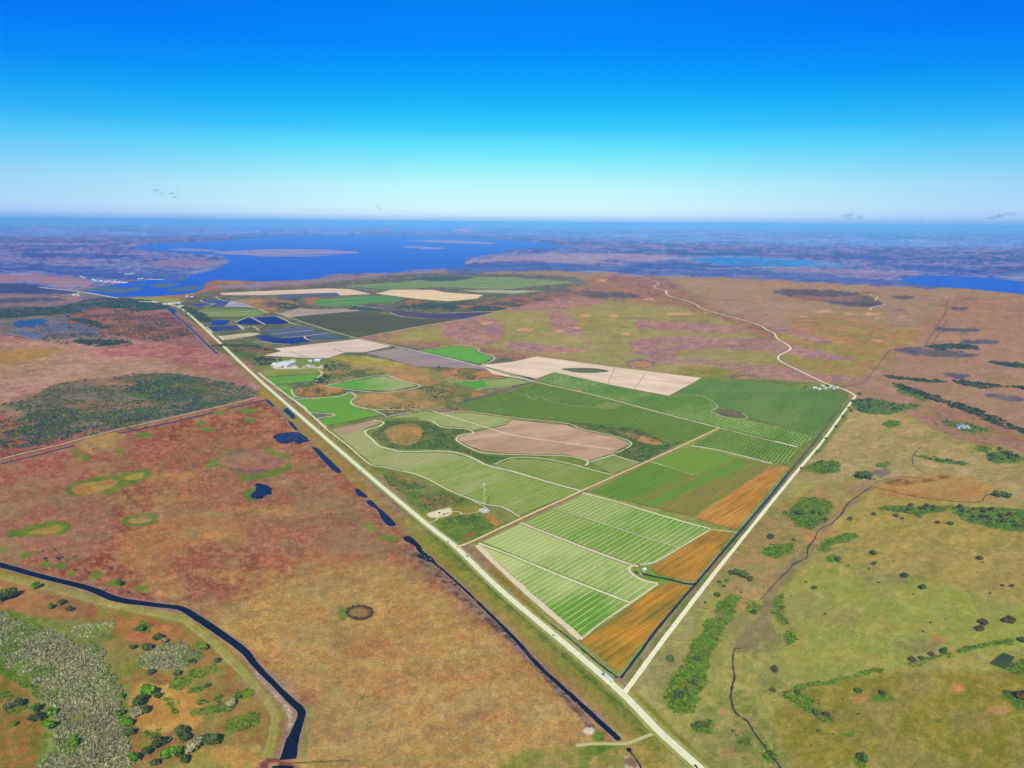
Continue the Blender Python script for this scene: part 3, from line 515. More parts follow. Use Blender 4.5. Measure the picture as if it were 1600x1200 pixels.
for p in [[(426, 681), (436, 678), (445, 676), (467, 676), (476, 682), (484, 689), (472, 693), (458, 691), (445, 694), (430, 687)], [(400, 757), (412, 756), (424, 763), (424, 772), (414, 774), (412, 778), (396, 779), (392, 774), (400, 765)], [(443, 638), (455, 640), (462, 655), (448, 648)]]:
    sheet('marsh_pond_water', p, 0.4, W_MID, 4, 2.2)
sheet('stock_pond_water', [(1545, 1037), (1567, 1020), (1586, 1027), (1570, 1046)], 0.4, W_GREEN, label='small square dark green pond'); 
sheet('borrow_pond_water', [(978, 1170), (985, 1169), (987, 1174), (982, 1176)], 0.4, W_NEAR, 3); ribbon('muddy_ditch_water', [(984, 1175, 3), (993, 1185, 3), (1003, 1203, 4)], 0, 0.3, plain('mud_water', (0.05, 0.02, 0.025), 0.4), worldw=False, jit=0.2)
ribbon('muddy_pond_water', [(425, 1199, 4), (440, 1199, 6), (458, 1200, 5)], 0, 0.3, W_NEAR, worldw=False)
for p, w in [([(265, 485), (300, 515), (320, 535), (340, 553)], 3.5), ([(100, 492), (120, 502), (150, 516), (159, 518)], 3.5), ([(186, 677.5), (250, 664.5), (335, 644.5)], 5.2), ([(355, 638.5), (385, 632.5), (410, 626), (417, 626), (427, 635)], 5.4), ([(-40, 735), (0, 725.5), (30, 718.5), (88, 703.5), (117, 696.5)], 4.2), ([(425, 632), (445, 652), (480, 688), (490, 702)], 1.2), ([(15, 519), (42, 524)], 2), ([(48, 529), (68, 533)], 3)]:
    ribbon('canal_bank_land', [(a, b, w + 1.6) for a, b in p], 0, 0.2, plain('grey_bank', colat((150, 142, 148), 300, 560)), worldw=False, n=3)
    ribbon('canal_water', [(a, b, w) for a, b in p], 0, 0.4, W_MID if p[0][1] > 600 else W_BLUE, worldw=False, n=3, jit=0.06)
sheet('marsh_pond_water', [(20, 506), (24, 502), (36, 501), (50, 498.5), (66, 499), (74, 501), (68, 505), (72, 508), (58, 507), (50, 512), (38, 509), (30, 512)], 0.4, water('marsh_blue', (52, 100, 160), 0.5, spec=0.1, x=40, y=505), 3, 2.0)
sheet('marsh_pond_water', [(261, 482), (272, 482), (276, 488), (268, 489)], 0.6, W_BLUE, 3)
DD = plain('ditch_dark', (0.012, 0.012, 0.03), 0.3, 0.5)
ribbon('field_ditch_water', [(860, 975, 1.5), (880, 990, 2), (905, 1011, 2.5), (935, 1037, 3), (955, 1052, 3), (966, 1060, 3)], 0, 0.5, DD, worldw=False, jit=0.25)
ribbon('field_ditch_water', [(970, 1060, 4), (1000, 1020, 4.5), (1025, 986, 4.5), (1055, 950, 4.2), (1086, 914, 4.5), (1108, 888, 4), (1152, 836, 4), (1200, 780, 4), (1233, 738, 3.5)], 0, 0.5, DD, worldw=False, jit=0.1, label='straight dark ditch between orange fields and the white shell road')
ribbon('field_ditch_land', [(1233, 738, 4), (1267, 698, 4), (1290, 668, 3), (1315, 634, 2)], 0, 0.5, plain('dry_ditch', colat((92, 92, 92), 1267, 698)), worldw=False, jit=0.15)
ribbon('pump_ditch_water', [(991, 894, 4), (1000, 897, 4), (1012, 899, 4.2), (1025, 902, 3.6), (1041, 905, 3.6), (1061, 910, 4), (1075, 913, 4.5), (1088, 913, 4.5)], 0, 0.55, W_NEAR, worldw=False, jit=0.06, label='short dark ditch feeding the white pump house')
CRK = plain('creek_bed', (0.05, 0.038, 0.028), 0.6, var=0.5)
for p in [[(1157, 1013, 2.6), (1147, 1017, 2.4), (1145, 1040, 2.6), (1148, 1058, 3), (1144, 1072, 3.2), (1142, 1092, 3.4), (1150, 1115, 3.6), (1167, 1127, 3.4), (1180, 1147, 3.6), (1200, 1175, 3.8), (1222, 1203, 4), (1235, 1225, 4)],
          [(1360, 762, 1.6), (1345, 772, 1.6), (1325, 787, 2.2), (1315, 803, 2.4), (1297, 820, 1.6), (1280, 828, 1.6), (1273, 842, 1.8), (1262, 857, 2.2), (1261, 872, 2), (1244, 879, 2.4), (1230, 893, 2), (1215, 908, 1.4), (1200, 925, 1.4), (1185, 940, 1.2)],
          [(1440, 697, 1), (1427, 712, 1), (1428, 728, 1.2), (1447, 740, 1)], [(1360, 760, 1.2), (1407, 771, 1.4), (1450, 779, 1.3), (1525, 785, 1.4), (1540, 775, 1.2), (1560, 768, 1)], [(1398, 678, 1.2), (1410, 684, 1.2), (1434, 688, 1.4)], [(1360, 758, 1), (1380, 750, 1.2), (1410, 745, 1.2), (1440, 748, 1)]]:
    ribbon('creek_land', p, 0, 0.3, CRK, worldw=False, n=8, jit=0.32)
# ------------------------------------------------------------------ roads
def roadmat(name, c, x, y, var=0.08): return plain(name, colat(c, x, y), 0.85, 0.1, var=var, scale=0.15)
PAVE = roadmat('pale_pavement', (222, 230, 202), 900, 1020, 0.08); PAVEF = roadmat('pale_pavement_far', (224, 222, 192), 400, 590)
SHELL = roadmat('shell_road', (230, 234, 206), 1100, 905); SAND = roadmat('sand_track', (212, 202, 150), 850, 800, 0.15); SANDP = roadmat('pale_track', (208, 212, 180), 700, 700, 0.12)
PINK = roadmat('pale_dirt', (216, 206, 180), 830, 930, 0.12); LANE = roadmat('field_lane', (206, 218, 174), 900, 860, 0.12)
hw = [(1180, 1281), (1090, 1198), (1030, 1144), (975, 1087), (895, 1017), (800, 938), (755, 897), (712, 855), (667, 820), (560, 729.5), (412, 600), (350, 542), (300, 495), (283, 482), (270, 477)]
ribbon('highway_shoulder_road', hw, 17, 0.5, roadmat('grass_shoulder', (150, 160, 92), 900, 1020, 0.25), n=4)
ribbon('highway_road', hw, 8.6, 0.7, PAVE, n=4, label='straight pale paved highway running to the lake')
ribbon('highway_road', [(270, 477), (255, 474.5), (212, 470), (197, 468.5), (150, 460), (125, 456), (100, 453), (60, 449)], 16, 0.7, PAVEF, n=4)
ribbon('shell_road', [(975, 1084), (990, 1064), (1025, 1016), (1110, 905), (1200, 792), (1247, 735), (1285, 690), (1312, 653), (1337, 619)], 6.0, 0.6, SHELL, n=10, jit=0.06, label='white shell road along the orange fields')
ribbon('shell_road', [(1337, 619), (1320, 609), (1292, 600), (1250, 580), (1220, 565), (1217, 556), (1235, 546), (1229, 538), (1215, 530), (1210, 521), (1200, 516.5), (1180, 506), (1102, 484), (1088, 476), (1072, 470), (1050, 464), (1041, 459), (1042, 455), (1033, 452), (1022, 449), (1024, 446), (1030, 443), (1022, 439), (1015, 437), (997, 430)], 6.5, 0.6, SHELL, n=3, label='white shell road winding across the rose plain')
ribbon('culvert_road', [(1029, 1144), (1008, 1152), (990, 1159), (975, 1163), (930, 1163), (900, 1166)], 4, 0.45, roadmat('dull_track', (184, 186, 138), 1000, 1155), n=4)
ribbon('dirt_road', [(712, 856), (735, 848), (800, 817.5), (907, 768.5), (1015, 720), (1080, 690), (1124, 669)], 5.0, 0.9, SAND, n=10, jit=0.08, label='tan dirt road crossing the middle of the farm')
ribbon('dirt_road', [(1124, 669), (1030, 645), (960, 626), (900, 611), (838, 597.5), (800, 586), (700, 560), (617, 541), (552, 527), (500, 512), (452, 496), (430, 488)], 5.5, 0.9, SANDP, n=3, label='pale track from the orchard corner to the far pink fields')
ribbon('dirt_road', [(1124, 669), (1160, 678), (1200, 688), (1246, 699.5)], 3.5, 0.9, LANE, n=2)
for p, w, m in [([(745, 853), (800, 905), (850, 950), (880, 976), (907, 1000)], 9, PINK), ([(430, 604), (462, 628), (490, 652), (510, 671)], 5, SANDP), ([(510, 671), (545, 698), (578, 726), (600, 731), (625, 736), (650, 742), (672, 751), (700, 766), (732, 779), (760, 789), (785, 793), (812, 808)], 3.6, SANDP),
              ([(598, 663), (590, 668), (574, 672), (571, 678), (580, 686), (592, 697), (612, 703), (632, 706), (700, 706), (735, 715), (762, 728), (800, 737), (850, 752), (908, 768)], 6, SANDP), ([(584, 657), (598, 660), (599, 664)], 6, SANDP),
              ([(602, 652), (665, 641), (688, 646), (730, 643), (800, 653), (885, 662), (908, 671), (960, 682), (987, 694), (957, 711), (921, 722)], 3.5, SANDP), ([(680, 644), (740, 662), (800, 680), (880, 692), (960, 703)], 4, SANDP),
              ([(655, 654.5), (675, 659), (692, 668), (725, 670.5), (737, 674), (738, 678), (722, 680), (713, 686), (718, 692), (735, 701), (755, 708), (800, 711), (880, 713), (910, 718), (919, 722), (915, 728)], 4.5, SANDP),
              ([(772, 726), (800, 716), (842, 716.5), (885, 724), (925, 735), (958, 743)], 4, SANDP), ([(957, 711), (975, 717), (998, 724)], 4, SANDP), ([(910, 771), (960, 784), (1050, 811), (1109, 827)], 5, LANE), ([(865, 795), (930, 815), (1000, 838), (1062, 857)], 2.4, LANE),
              ([(813, 818), (870, 840), (940, 867), (985, 883), (997, 886)], 5, PINK), ([(748, 850), (800, 869.5), (876, 901), (930, 922), (987, 944)], 4.6, LANE), ([(988, 884), (983, 890), (988, 898), (1003, 907), (1028, 913)], 4.5, PINK), ([(907, 1001), (940, 974), (985, 944), (1028, 914)], 2.4, PINK),
              ([(1000, 884), (1022, 880), (1062, 857), (1108, 829)], 3, PINK), ([(998, 882), (1010, 881), (1022, 880)], 2, LANE), ([(1108, 828), (1146, 832.5), (1150, 834)], 3, SAND), ([(1016, 722), (1050, 732), (1085, 743)], 2.6, SANDP), ([(1080, 697), (1130, 706), (1206, 725)], 6, LANE), ([(1246, 699), (1210, 690)], 6, PAVE),
              ([(667, 819), (680, 814), (690, 805), (704, 801), (718, 801), (722, 805)], 2.4, SANDP), ([(722, 804), (740, 802), (753, 799)], 1.8, SAND), ([(732, 779), (748, 788), (760, 794)], 1.5, SANDP),
              ([(462, 625), (497, 622), (530, 620), (545, 614), (550, 614.5), (556, 620), (548, 628), (552, 633), (562, 637), (590, 641), (640, 640), (660, 640)], 4.5, SANDP), ([(461, 626), (476, 637), (484, 645), (500, 646), (524, 649), (500, 654), (496, 656), (503, 663), (510, 668)], 4.5, SANDP), ([(455, 609), (458, 617), (466, 621), (500, 624)], 4, SANDP),
              ([(497, 578), (503, 584), (494, 593), (497, 597), (506, 598)], 5, SANDP), ([(507, 604), (550, 594), (600, 587), (630, 596), (657, 604), (612, 613), (570, 612), (507, 604)], 4.5, SANDP), ([(580, 640), (590, 644), (603, 650)], 4, SANDP),
              ([(404, 583), (415, 592), (430, 603)], 7, LANE), ([(657, 549), (712, 539), (748, 545), (747, 549), (772, 558), (766, 566), (752, 570)], 5, SANDP), ([(700, 597), (756, 594), (800, 589), (833, 597)], 4, SANDP), ([(745, 610), (760, 606), (780, 607), (800, 604)], 4, SANDP),
              ([(800, 615), (820, 617), (832, 624), (845, 622), (872, 631), (925, 637), (960, 639)], 2.6, LANE), ([(1057, 616), (1097, 619), (1121, 635), (1111, 643), (1126, 650), (1140, 653), (1165, 655), (1167, 652), (1160, 646)], 2.2, LANE), ([(564, 528), (640, 513), (720, 500), (800, 482)], 5, LANE),
              ([(0, 719), (40, 708), (90, 697), (115, 690), (180, 673), (260, 655), (335, 638), (400, 622)], 7, roadmat('levee_track', (190, 176, 148), 200, 670)), ([(315, 506), (322, 515), (332, 521)], 6, LANE), ([(342, 525), (350, 532)], 8, PAVEF),
              ([(1360, 485), (1362, 481), (1378, 477), (1384, 475)], 9, SAND), ([(1367, 470), (1371, 464), (1362, 462), (1360, 460)], 9, SAND), ([(1042, 460), (1040, 456), (1043, 454)], 9, SHELL), ([(75, 465), (115, 460), (125, 457)], 14, roadmat('far_track', (196, 188, 190), 100, 462)), ([(10, 520), (45, 528), (92, 538)], 5, roadmat('dike_track', (172, 160, 156), 50, 530)),
              ([(452, 549), (480, 559), (486, 560)], 4, roadmat('soil_line', (130, 116, 108), 470, 555)), ([(522, 546), (537, 551)], 5, roadmat('soil_line_dark', (116, 106, 100), 530, 549))]:
    ribbon('dirt_path', p, w, 0.95 if m is not SANDP else 0.8, m, n=4, jit=0.08)
# ------------------------------------------------------------------ fields
def wdir(a, b):
    p, q = G(*a), G(*b); return math.atan2(q.y - p.y, q.x - p.x)
def fieldmat(name, cA, cB, at_, ang=47.5, streak=0.25, sw=3.0, line=None, lsp=17.0, lw=0.14, nsc=0.006, grad=None, bias=0.0, lo=1.0):
    m, n, l, b = newmat(name); g = n.new('ShaderNodeNewGeometry')
    a = R(ang) if abs(ang) > 7 else ang
    vr = n.new('ShaderNodeVectorRotate'); vr.rotation_type = 'Z_AXIS'; vr.inputs['Angle'].default_value = -a; l.new(g.outputs['Position'], vr.inputs['Vector'])
    sxy = n.new('ShaderNodeSeparateXYZ'); l.new(vr.outputs[0], sxy.inputs[0])
    def sv(kx, ky):
        c = n.new('ShaderNodeCombineXYZ'); l.new(math_(n, l, 'MULTIPLY', sxy.outputs[0], kx), c.inputs[0]); l.new(math_(n, l, 'MULTIPLY', sxy.outputs[1], ky), c.inputs[1]); return c.outputs[0]
    f = noise(n, l, sv(nsc * 0.5, nsc * 1.3), 1.0, 5, 0.6)
    if grad:
        p, q = G(*grad[0]), G(*grad[1]); d = q - p; L2 = d.length_squared
        dp = n.new('ShaderNodeVectorMath'); dp.operation = 'DOT_PRODUCT'; l.new(g.outputs['Position'], dp.inputs[0]); dp.inputs[1].default_value = (d.x / L2, d.y / L2, 0)
        gr = math_(n, l, 'SUBTRACT', dp.outputs['Value'], p.dot(d) / L2)
        f = math_(n, l, 'ADD', f, math_(n, l, 'MULTIPLY', math_(n, l, 'SUBTRACT', gr, 0.5), 0.35))
    f = mapr(n, l, f, 0.40 - bias, 0.60 - bias, 0, 1)
    c = mixc(n, l, f, colat(cA, *at_), colat(cB, *at_))
    s = mapr(n, l, noise(n, l, sv(0.01, 1 / sw), 1.0, 3, 0.7), 0.3, 0.7, 1 - streak, 1 + streak)
    c = mixc(n, l, 1.0, c, s, 'MULTIPLY')
    s2 = mapr(n, l, noise(n, l, g.outputs['Position'], 0.3, 3, 0.7), 0.3, 0.7, 0.86, 1.14); c = mixc(n, l, 1.0, c, s2, 'MULTIPLY')
    if line:
        fk = mapr(n, l, noise(n, l, sv(0.12, 0.3), 1.0, 4, 0.75), 0.5, 0.8, 0.0, 0.3); c = mixc(n, l, fk, c, colat((196, 206, 168), *at_))
        fr = math_(n, l, 'FRACT', math_(n, l, 'DIVIDE', math_(n, l, 'ADD', sxy.outputs[1], 5000.0), lsp))
        k = math_(n, l, 'LESS_THAN', fr, lw); k = math_(n, l, 'MULTIPLY', k, mapr(n, l, noise(n, l, sv(0.02, 0.15), 1.0, 3), 0.3, 0.6, 0.2 * lo, lo))
        c = mixc(n, l, k, c, colat(line, *at_))
    l.new(c, b.inputs['Base Color']); return m
A1 = math.degrees(wdir((800, 817.5), (1015, 720)))
def fld(pts, mat, label, z=0.55, smooth=0, **k): sheet('crop_field', pts, z, mat, smooth=smooth, label=label, **k)
STR = dict(ang=A1, line=(204, 228, 162), lsp=9.2, lw=0.13, streak=0.12, sw=2.0)
VIV, PAL, DUL = (98, 150, 10), (160, 188, 122), (120, 148, 66)
fld([(912, 772), (1107, 828), (1062, 856), (868, 794)], fieldmat('sprayed_rows_a', (144, 168, 100), VIV, (990, 815), grad=((900, 780), (1110, 845)), bias=-0.07, **STR), 'striped pale green field nearest the dark green one')
fld([(863, 796), (1060, 858), (1022, 879), (1000, 882), (988, 882), (818, 818)], fieldmat('sprayed_rows_b', (130, 158, 82), VIV, (940, 840), grad=((830, 815), (1060, 880)), bias=-0.06, **STR), 'striped green field between two lanes by the pump house')
fld([(812, 820), (984, 886), (982, 896), (1026, 914), (988, 942), (878, 898), (802, 867), (754, 847)], fieldmat('sprayed_rows_c', (166, 184, 120), VIV, (880, 870), grad=((850, 850), (1000, 930)), bias=-0.03, **STR), 'striped field with pale middle above the long lane')
fld([(750, 853), (800, 872), (876, 903), (985, 946), (906, 997)], fieldmat('sprayed_rows_d', (176, 192, 128), VIV, (870, 930), grad=((770, 880), (950, 960)), bias=-0.02, **STR), 'striped triangular field nearest the highway')
fld([(920, 769), (1016, 723), (1078, 699), (1205, 727), (1083, 808)], fieldmat('dark_rows', (100, 140, 22), (130, 130, 72), (1050, 750), ang=A1, streak=0.25, sw=4, bias=-0.03, grad=((960, 740), (1160, 790))), 'deep green field with a brown streaked side')
fld([(1018, 722), (1078, 700), (1150, 717), (1088, 744)], fieldmat('bright_grass', (108, 152, 16), (116, 150, 34), (1080, 722), ang=A1, streak=0.12), 'vivid green square in the deep green field', z=0.7)
fld([(1150, 722), (1166, 728), (1022, 794), (1002, 788)], fieldmat('bright_grass_strip', (96, 148, 12), (106, 142, 26), (1080, 760), ang=A1, streak=0.2), 'vivid green strip through the deep green field', z=0.75)
OG = dict(ang=A1 - 2, streak=0.42, sw=5.0, nsc=0.02)
fld([(1206, 729), (1232, 730), (1150, 829), (1085, 810)], fieldmat('orange_grass_a', (184, 140, 76), (170, 126, 64), (1150, 790), **OG), 'orange dry grass strip farthest along the shell road')
fld([(1109, 830), (1146, 834), (1086, 908), (1062, 906), (1027, 898), (1018, 887), (1064, 860)], fieldmat('orange_grass_b', (182, 138, 62), (150, 120, 50), (1080, 870), **OG), 'orange dry grass block above the pump ditch')
fld([(1030, 916), (1045, 910), (1080, 918), (967, 1050), (940, 1030), (908, 1003)], fieldmat('orange_grass_c', (180, 136, 52), (132, 120, 42), (1000, 970), **OG), 'orange and olive dry grass block at the road corner')
M1 = [(519, 672), (545, 694), (583, 727), (625, 734), (670, 749), (700, 764), (732, 777), (757, 787), (785, 791), (812, 805), (904, 769), (850, 754), (800, 739), (762, 730), (735, 717), (700, 708), (632, 708), (610, 705), (590, 698), (576, 686), (568, 678), (571, 670), (594, 662), (585, 657)]
LG = dict(ang=A1 - 3, streak=0.2, sw=6.0, nsc=0.008)
fld(M1, fieldmat('light_rows', (154, 162, 112), (120, 150, 64), (700, 740), line=(172, 184, 134), lsp=7.5, lw=0.25, grad=((560, 690), (860, 790)), **LG), 'large pale green field behind the lattice tower')
fld([(520, 671), (585, 658), (594, 662), (571, 669), (532, 682)], fieldmat('pink_soil_a', (176, 158, 138), (168, 146, 130), (555, 668), ang=20, streak=0.1), 'thin pinkish soil strip beside the vivid green field', z=0.65)
fld([(774, 727), (800, 718), (842, 719), (885, 727), (956, 744), (908, 766), (850, 750), (802, 736)], fieldmat('green_rows_e', (112, 142, 56), (138, 154, 92), (860, 740), line=(150, 168, 100), lsp=7.5, lw=0.2, **LG), 'olive green field wedge west of the dirt road')
fld([(922, 722), (957, 712), (996, 725), (958, 742)], fieldmat('green_rows_f', (138, 154, 96), (126, 146, 82), (955, 726), **LG), 'small pale green block beside the scrub corner')
fld([(604, 654), (665, 643), (688, 647), (730, 645), (800, 655), (790, 664), (742, 673), (725, 669), (692, 666), (672, 657), (655, 653)], fieldmat('pale_rows_g', (160, 172, 122), (140, 162, 96), (720, 656), **LG), 'pale green tapering field above the pink soil')
fld([(742, 676), (790, 665), (800, 657), (885, 665), (907, 673), (960, 684), (984, 694), (957, 709), (919, 720), (910, 716), (882, 711), (800, 709), (755, 705), (735, 698), (719, 690), (715, 686), (722, 682)], fieldmat('pink_soil_b', (196, 172, 150), (176, 146, 128), (850, 690), ang=25, streak=0.12, sw=8, nsc=0.01), 'large pinkish bare soil field with curved edges')
fld([(718, 690), (800, 682), (870, 693), (955, 706), (919, 719), (882, 710), (800, 708), (755, 704), (735, 697)], fieldmat('pink_soil_c', (186, 158, 138), (166, 142, 118), (830, 700), ang=25, streak=0.14, sw=8, nsc=0.012), 'pinkish soil south of the thin white track', z=0.6)
GR = dict(streak=0.1, sw=4)
fld([(464, 625), (500, 623), (545, 615), (553, 620), (545, 629), (558, 637), (596, 648), (510, 666), (500, 657), (526, 649), (510, 645), (486, 644)], fieldmat('vivid_a', (102, 158, 44), (112, 164, 62), (530, 640), ang=30, **GR), 'vivid green field with scalloped white edges')
fld([(509, 604), (550, 595), (600, 588), (614, 592), (652, 603), (612, 611), (565, 610)], fieldmat('vivid_b', (98, 164, 34), (150, 170, 120), (580, 600), ang=30, grad=((540, 600), (640, 602)), bias=0.02, **GR), 'vivid green lens shaped field')
fld([(417, 590), (496, 585), (500, 589), (489, 596), (430, 601)], fieldmat('vivid_c', (108, 166, 28), (98, 158, 34), (460, 592), ang=5, **GR), 'vivid green strip in front of the farm sheds')
fld([(405, 583), (415, 578), (497, 577), (498, 584), (417, 589)], fieldmat('olive_a', (142, 152, 100), (120, 142, 84), (460, 582), ang=5, **GR), 'olive strip below the white farm sheds')
fld([(660, 549), (713, 541), (745, 546), (743, 550), (768, 558), (763, 564), (749, 569)], fieldmat('vivid_d', (92, 166, 42), (104, 168, 52), (715, 555), ang=30, **GR), 'vivid green field on the far plain edge')
fld([(705, 598), (756, 596), (770, 594), (758, 605), (745, 609), (727, 604)], fieldmat('vivid_e', (80, 156, 38), (96, 160, 50), (738, 600), ang=30, **GR), 'vivid green wedge by the sandy field')
fld([(757, 596), (800, 591), (830, 598), (800, 603), (780, 606), (760, 605)], fieldmat('pale_rows_h', (146, 164, 112), (124, 156, 84), (790, 598), ang=30, **GR), 'pale green wedge by the sandy field')
SND = fieldmat('sandy_rows', (226, 212, 194), (210, 194, 178), (950, 590), ang=math.degrees(wdir((975, 576), (1096, 591))), streak=0.1, sw=10, nsc=0.01)
fld([(750, 571), (800, 566), (822, 561), (838, 557), (975, 576), (1096, 591), (1045, 619), (960, 603), (866, 582), (838, 592), (800, 584), (770, 576)], SND, 'large pale sandy field with faint rows')
fld([(758, 576), (770, 579), (800, 588), (834, 596), (800, 590), (770, 585)], SND, 'thin sandy strip south of the track', z=0.65)
sheet('field_grass_land', [(877, 577), (900, 575.5), (930, 576), (949, 579), (946, 582), (905, 583)], 0.75, plain('dark_grass', colat((98, 112, 62), 915, 579)), 3)
for a, b in [((960, 576), (950, 600)), ((1010, 582), (990, 610)), ((900, 590), (1060, 612)), ((920, 583), (1080, 601))]: ribbon('soil_line_path', [a, ((a[0] + b[0]) / 2, (a[1] + b[1]) / 2), b], 3, 0.8, roadmat('row_line', (182, 166, 140), 980, 595), n=2)
fld([(572, 552), (625, 544), (700, 559), (755, 573), (770, 580), (740, 576), (650, 573), (607, 561)], fieldmat('mauve_soil', (158, 148, 152), (142, 134, 146), (660, 562), ang=20, **GR), 'mauve grey bare field beside the track')
fld([(428, 545), (560, 530), (612, 541), (570, 551), (540, 551), (512, 560), (480, 560), (412, 556), (440, 549)], fieldmat('pale_soil', (218, 208, 196), (202, 190, 184), (510, 545), ang=10, **GR), 'pale pinkish bare field behind the sheds')
FR = [([(452, 496), (525, 490), (575, 487), (620, 495), (715, 499), (675, 506), (556, 528)], (92, 106, 76), (84, 98, 72), 'dark olive orchard block on the far side'),
 ([(610, 489), (625, 486), (680, 491), (730, 489), (775, 488), (725, 499), (662, 497), (625, 495)], (82, 86, 124), (100, 100, 130), 'far mulch covered blue grey field'),
 ([(535, 490), (560, 486), (585, 477), (622, 480), (620, 485), (575, 486)], (96, 98, 128), (110, 110, 130), 'slim blue grey field strip'), ([(435, 490), (470, 482), (500, 484), (580, 481), (560, 486), (500, 491), (450, 496)], (184, 172, 164), (160, 150, 152), 'far pale wedge field'),
 ([(397, 525), (416, 523.7), (440, 528.7), (474, 526.2), (494, 532), (454, 538), (426, 536.5), (411, 533)], (44, 72, 142), (56, 84, 146), 'deep blue mulched field by the pale block'), ([(407, 517), (476.6, 511), (492, 515.4), (424, 522.6)], (92, 114, 150), (84, 106, 148), 'grey blue mulched strip farthest from the highway'), ([(429, 523.6), (492, 516.6), (512, 520.7), (476, 525.4), (441, 528)], (76, 100, 146), (86, 110, 142), 'grey blue mulched strip between two pale lines'),
 ([(477, 526), (512, 521.3), (545, 527.5), (499, 531.5)], (88, 108, 136), (72, 96, 144), 'blue green mulched wedge by the dark orchard'), ([(342, 525.7), (391, 520), (408, 521.6), (397, 525), (353, 531.5)], (200, 196, 166), (186, 184, 158), 'small pale tan far block'),
 ([(369.5, 503), (386, 497.3), (392, 497.5), (411, 507), (372, 506.4)], (36, 66, 140), (48, 76, 144), 'dark blue triangular far reservoir'), ([(396, 496.4), (431, 495), (454, 505.4), (416, 507.2)], (36, 66, 144), (46, 76, 150), 'dark blue four sided far reservoir'),
 ([(323, 511), (371, 509.2), (379, 515.4), (333, 518)], (56, 84, 146), (70, 96, 148), 'blue far block next to the highway'), ([(330, 500.6), (359, 500.4), (354, 508), (331, 508)], (40, 84, 166), (54, 96, 160), 'bright blue far pond block'),
 ([(308, 487), (320, 482.6), (404, 483), (417, 489), (396, 495.6), (320, 496)], (104, 142, 98), (124, 150, 108), 'far green block with pale lines'), ([(313, 469.4), (343, 467.5), (360, 469), (383, 475), (338, 479), (322, 479), (334, 475), (318, 472)], (78, 102, 158), (92, 112, 160), 'far blue grey block below the lake'),
 ([(293, 476.6), (318, 474.6), (326, 476), (315, 479.4)], (70, 98, 160), (90, 112, 160), 'small blue sliver by the highway bend'), ([(361, 470), (384, 475), (401, 481.6), (384, 480), (350, 479.6)], (168, 172, 188), (140, 150, 176), 'pale blue far wedge'),
 ([(343, 458), (411, 455), (512, 450.7), (547, 452), (580, 459.7), (532, 462), (524, 457.4), (436, 460.4), (411, 461.5), (348, 461.5)], (206, 186, 178), (212, 198, 182), 'far peach sand strip under the lake'), ([(431, 461.5), (469, 459.7), (527, 458), (531, 462), (441, 466.5)], (84, 108, 152), (104, 120, 148), 'far slate field under sand strip'),
 ([(485, 475), (495, 469), (580, 462), (632, 465), (617, 472), (525, 479)], (84, 148, 82), (100, 150, 92), 'far bright green field'), ([(587, 459), (612, 453), (677, 453), (695, 457), (755, 461), (745, 467), (700, 471), (650, 467)], (222, 208, 182), (212, 194, 170), 'brightest far cream coloured field'),
 ([(535, 446), (630, 441), (690, 432), (800, 433), (860, 438), (905, 441), (850, 446), (800, 452), (740, 451), (690, 449), (640, 451), (600, 453)], (108, 148, 108), (132, 152, 122), 'far wide green field by the lake shore'),
 ([(720, 454), (760, 453), (850, 455), (800, 459), (745, 457)], (176, 180, 158), (160, 170, 148), 'far pale sliver field')]
for p, a, b, lab in FR:
    c = (sum(q[0] for q in p) / len(p), sum(q[1] for q in p) / len(p)); fld(p, fieldmat('far_field', a, b, c, ang=20, streak=0.12, sw=12, nsc=0.003), lab)
PL = roadmat('pale_field_edge', (190, 186, 172), 500, 480)
for p in [[(312, 489), (400, 487)], [(314, 492.5), (408, 491.5)], [(455, 506), (432, 494.4), (394, 496)], [(367, 504), (386, 496.6), (394, 497), (414, 507.5)], [(455, 505), (462, 507.5), (470, 508)], [(411, 533.5), (426, 537), (454, 538.6)], [(476, 526), (478, 530), (488, 532.5), (499, 533)], [(424, 523), (492, 515.8)], [(440, 528.4), (476, 525.6), (512, 521)], [(371, 508), (381, 516)],
          [(610, 489), (628, 495), (664, 498)], [(685, 490), (775, 487)], [(550, 478), (600, 482)], [(338, 464), (345, 469), (384, 475)], [(313, 469), (318, 473), (336, 475), (322, 479)], [(405, 483), (418, 489.5)],
          [(540, 448), (590, 455)], [(700, 434), (870, 440)], [(740, 441), (900, 443)], [(640, 444), (760, 450)], [(846, 443), (910, 442.5)], [(760, 458), (835, 455)], [(487, 476), (530, 479)], [(500, 470), (570, 466)], [(520, 474), (600, 470)], [(382, 513), (372, 508)], [(322, 511), (332, 520)], [(405, 517), (395, 510), (384, 512)]]:
    ribbon('field_edge_path', p, 9, 1.0, PL, n=2)
OB = [[(712, 634), (800, 612), (838, 600), (900, 613), (960, 628), (1030, 647), (1118, 669), (1062, 692), (1040, 687), (1000, 671), (950, 665), (885, 660), (800, 650), (730, 641)],
      [(842, 596), (863, 583), (950, 601), (1042, 621), (1057, 617), (1097, 620), (1120, 636), (1111, 643), (1126, 651), (1165, 656), (1273, 684), (1250, 698), (1200, 686), (1125, 667), (1030, 643), (960, 624), (900, 609)],
      [(1058, 615), (1095, 592), (1140, 597), (1200, 600), (1265, 609), (1325, 618), (1322, 625), (1296, 655), (1275, 682), (1168, 653), (1160, 645), (1140, 640), (1121, 634), (1098, 618)],
      [(1083, 695), (1127, 672), (1246, 701), (1232, 727), (1203, 722)]]
OL = ['dense deep green orchard nearest the pink soil', 'green orchard between two farm tracks', 'wide orchard reaching the shell road bend', 'four sided orchard with crisp rows by the dirt road']
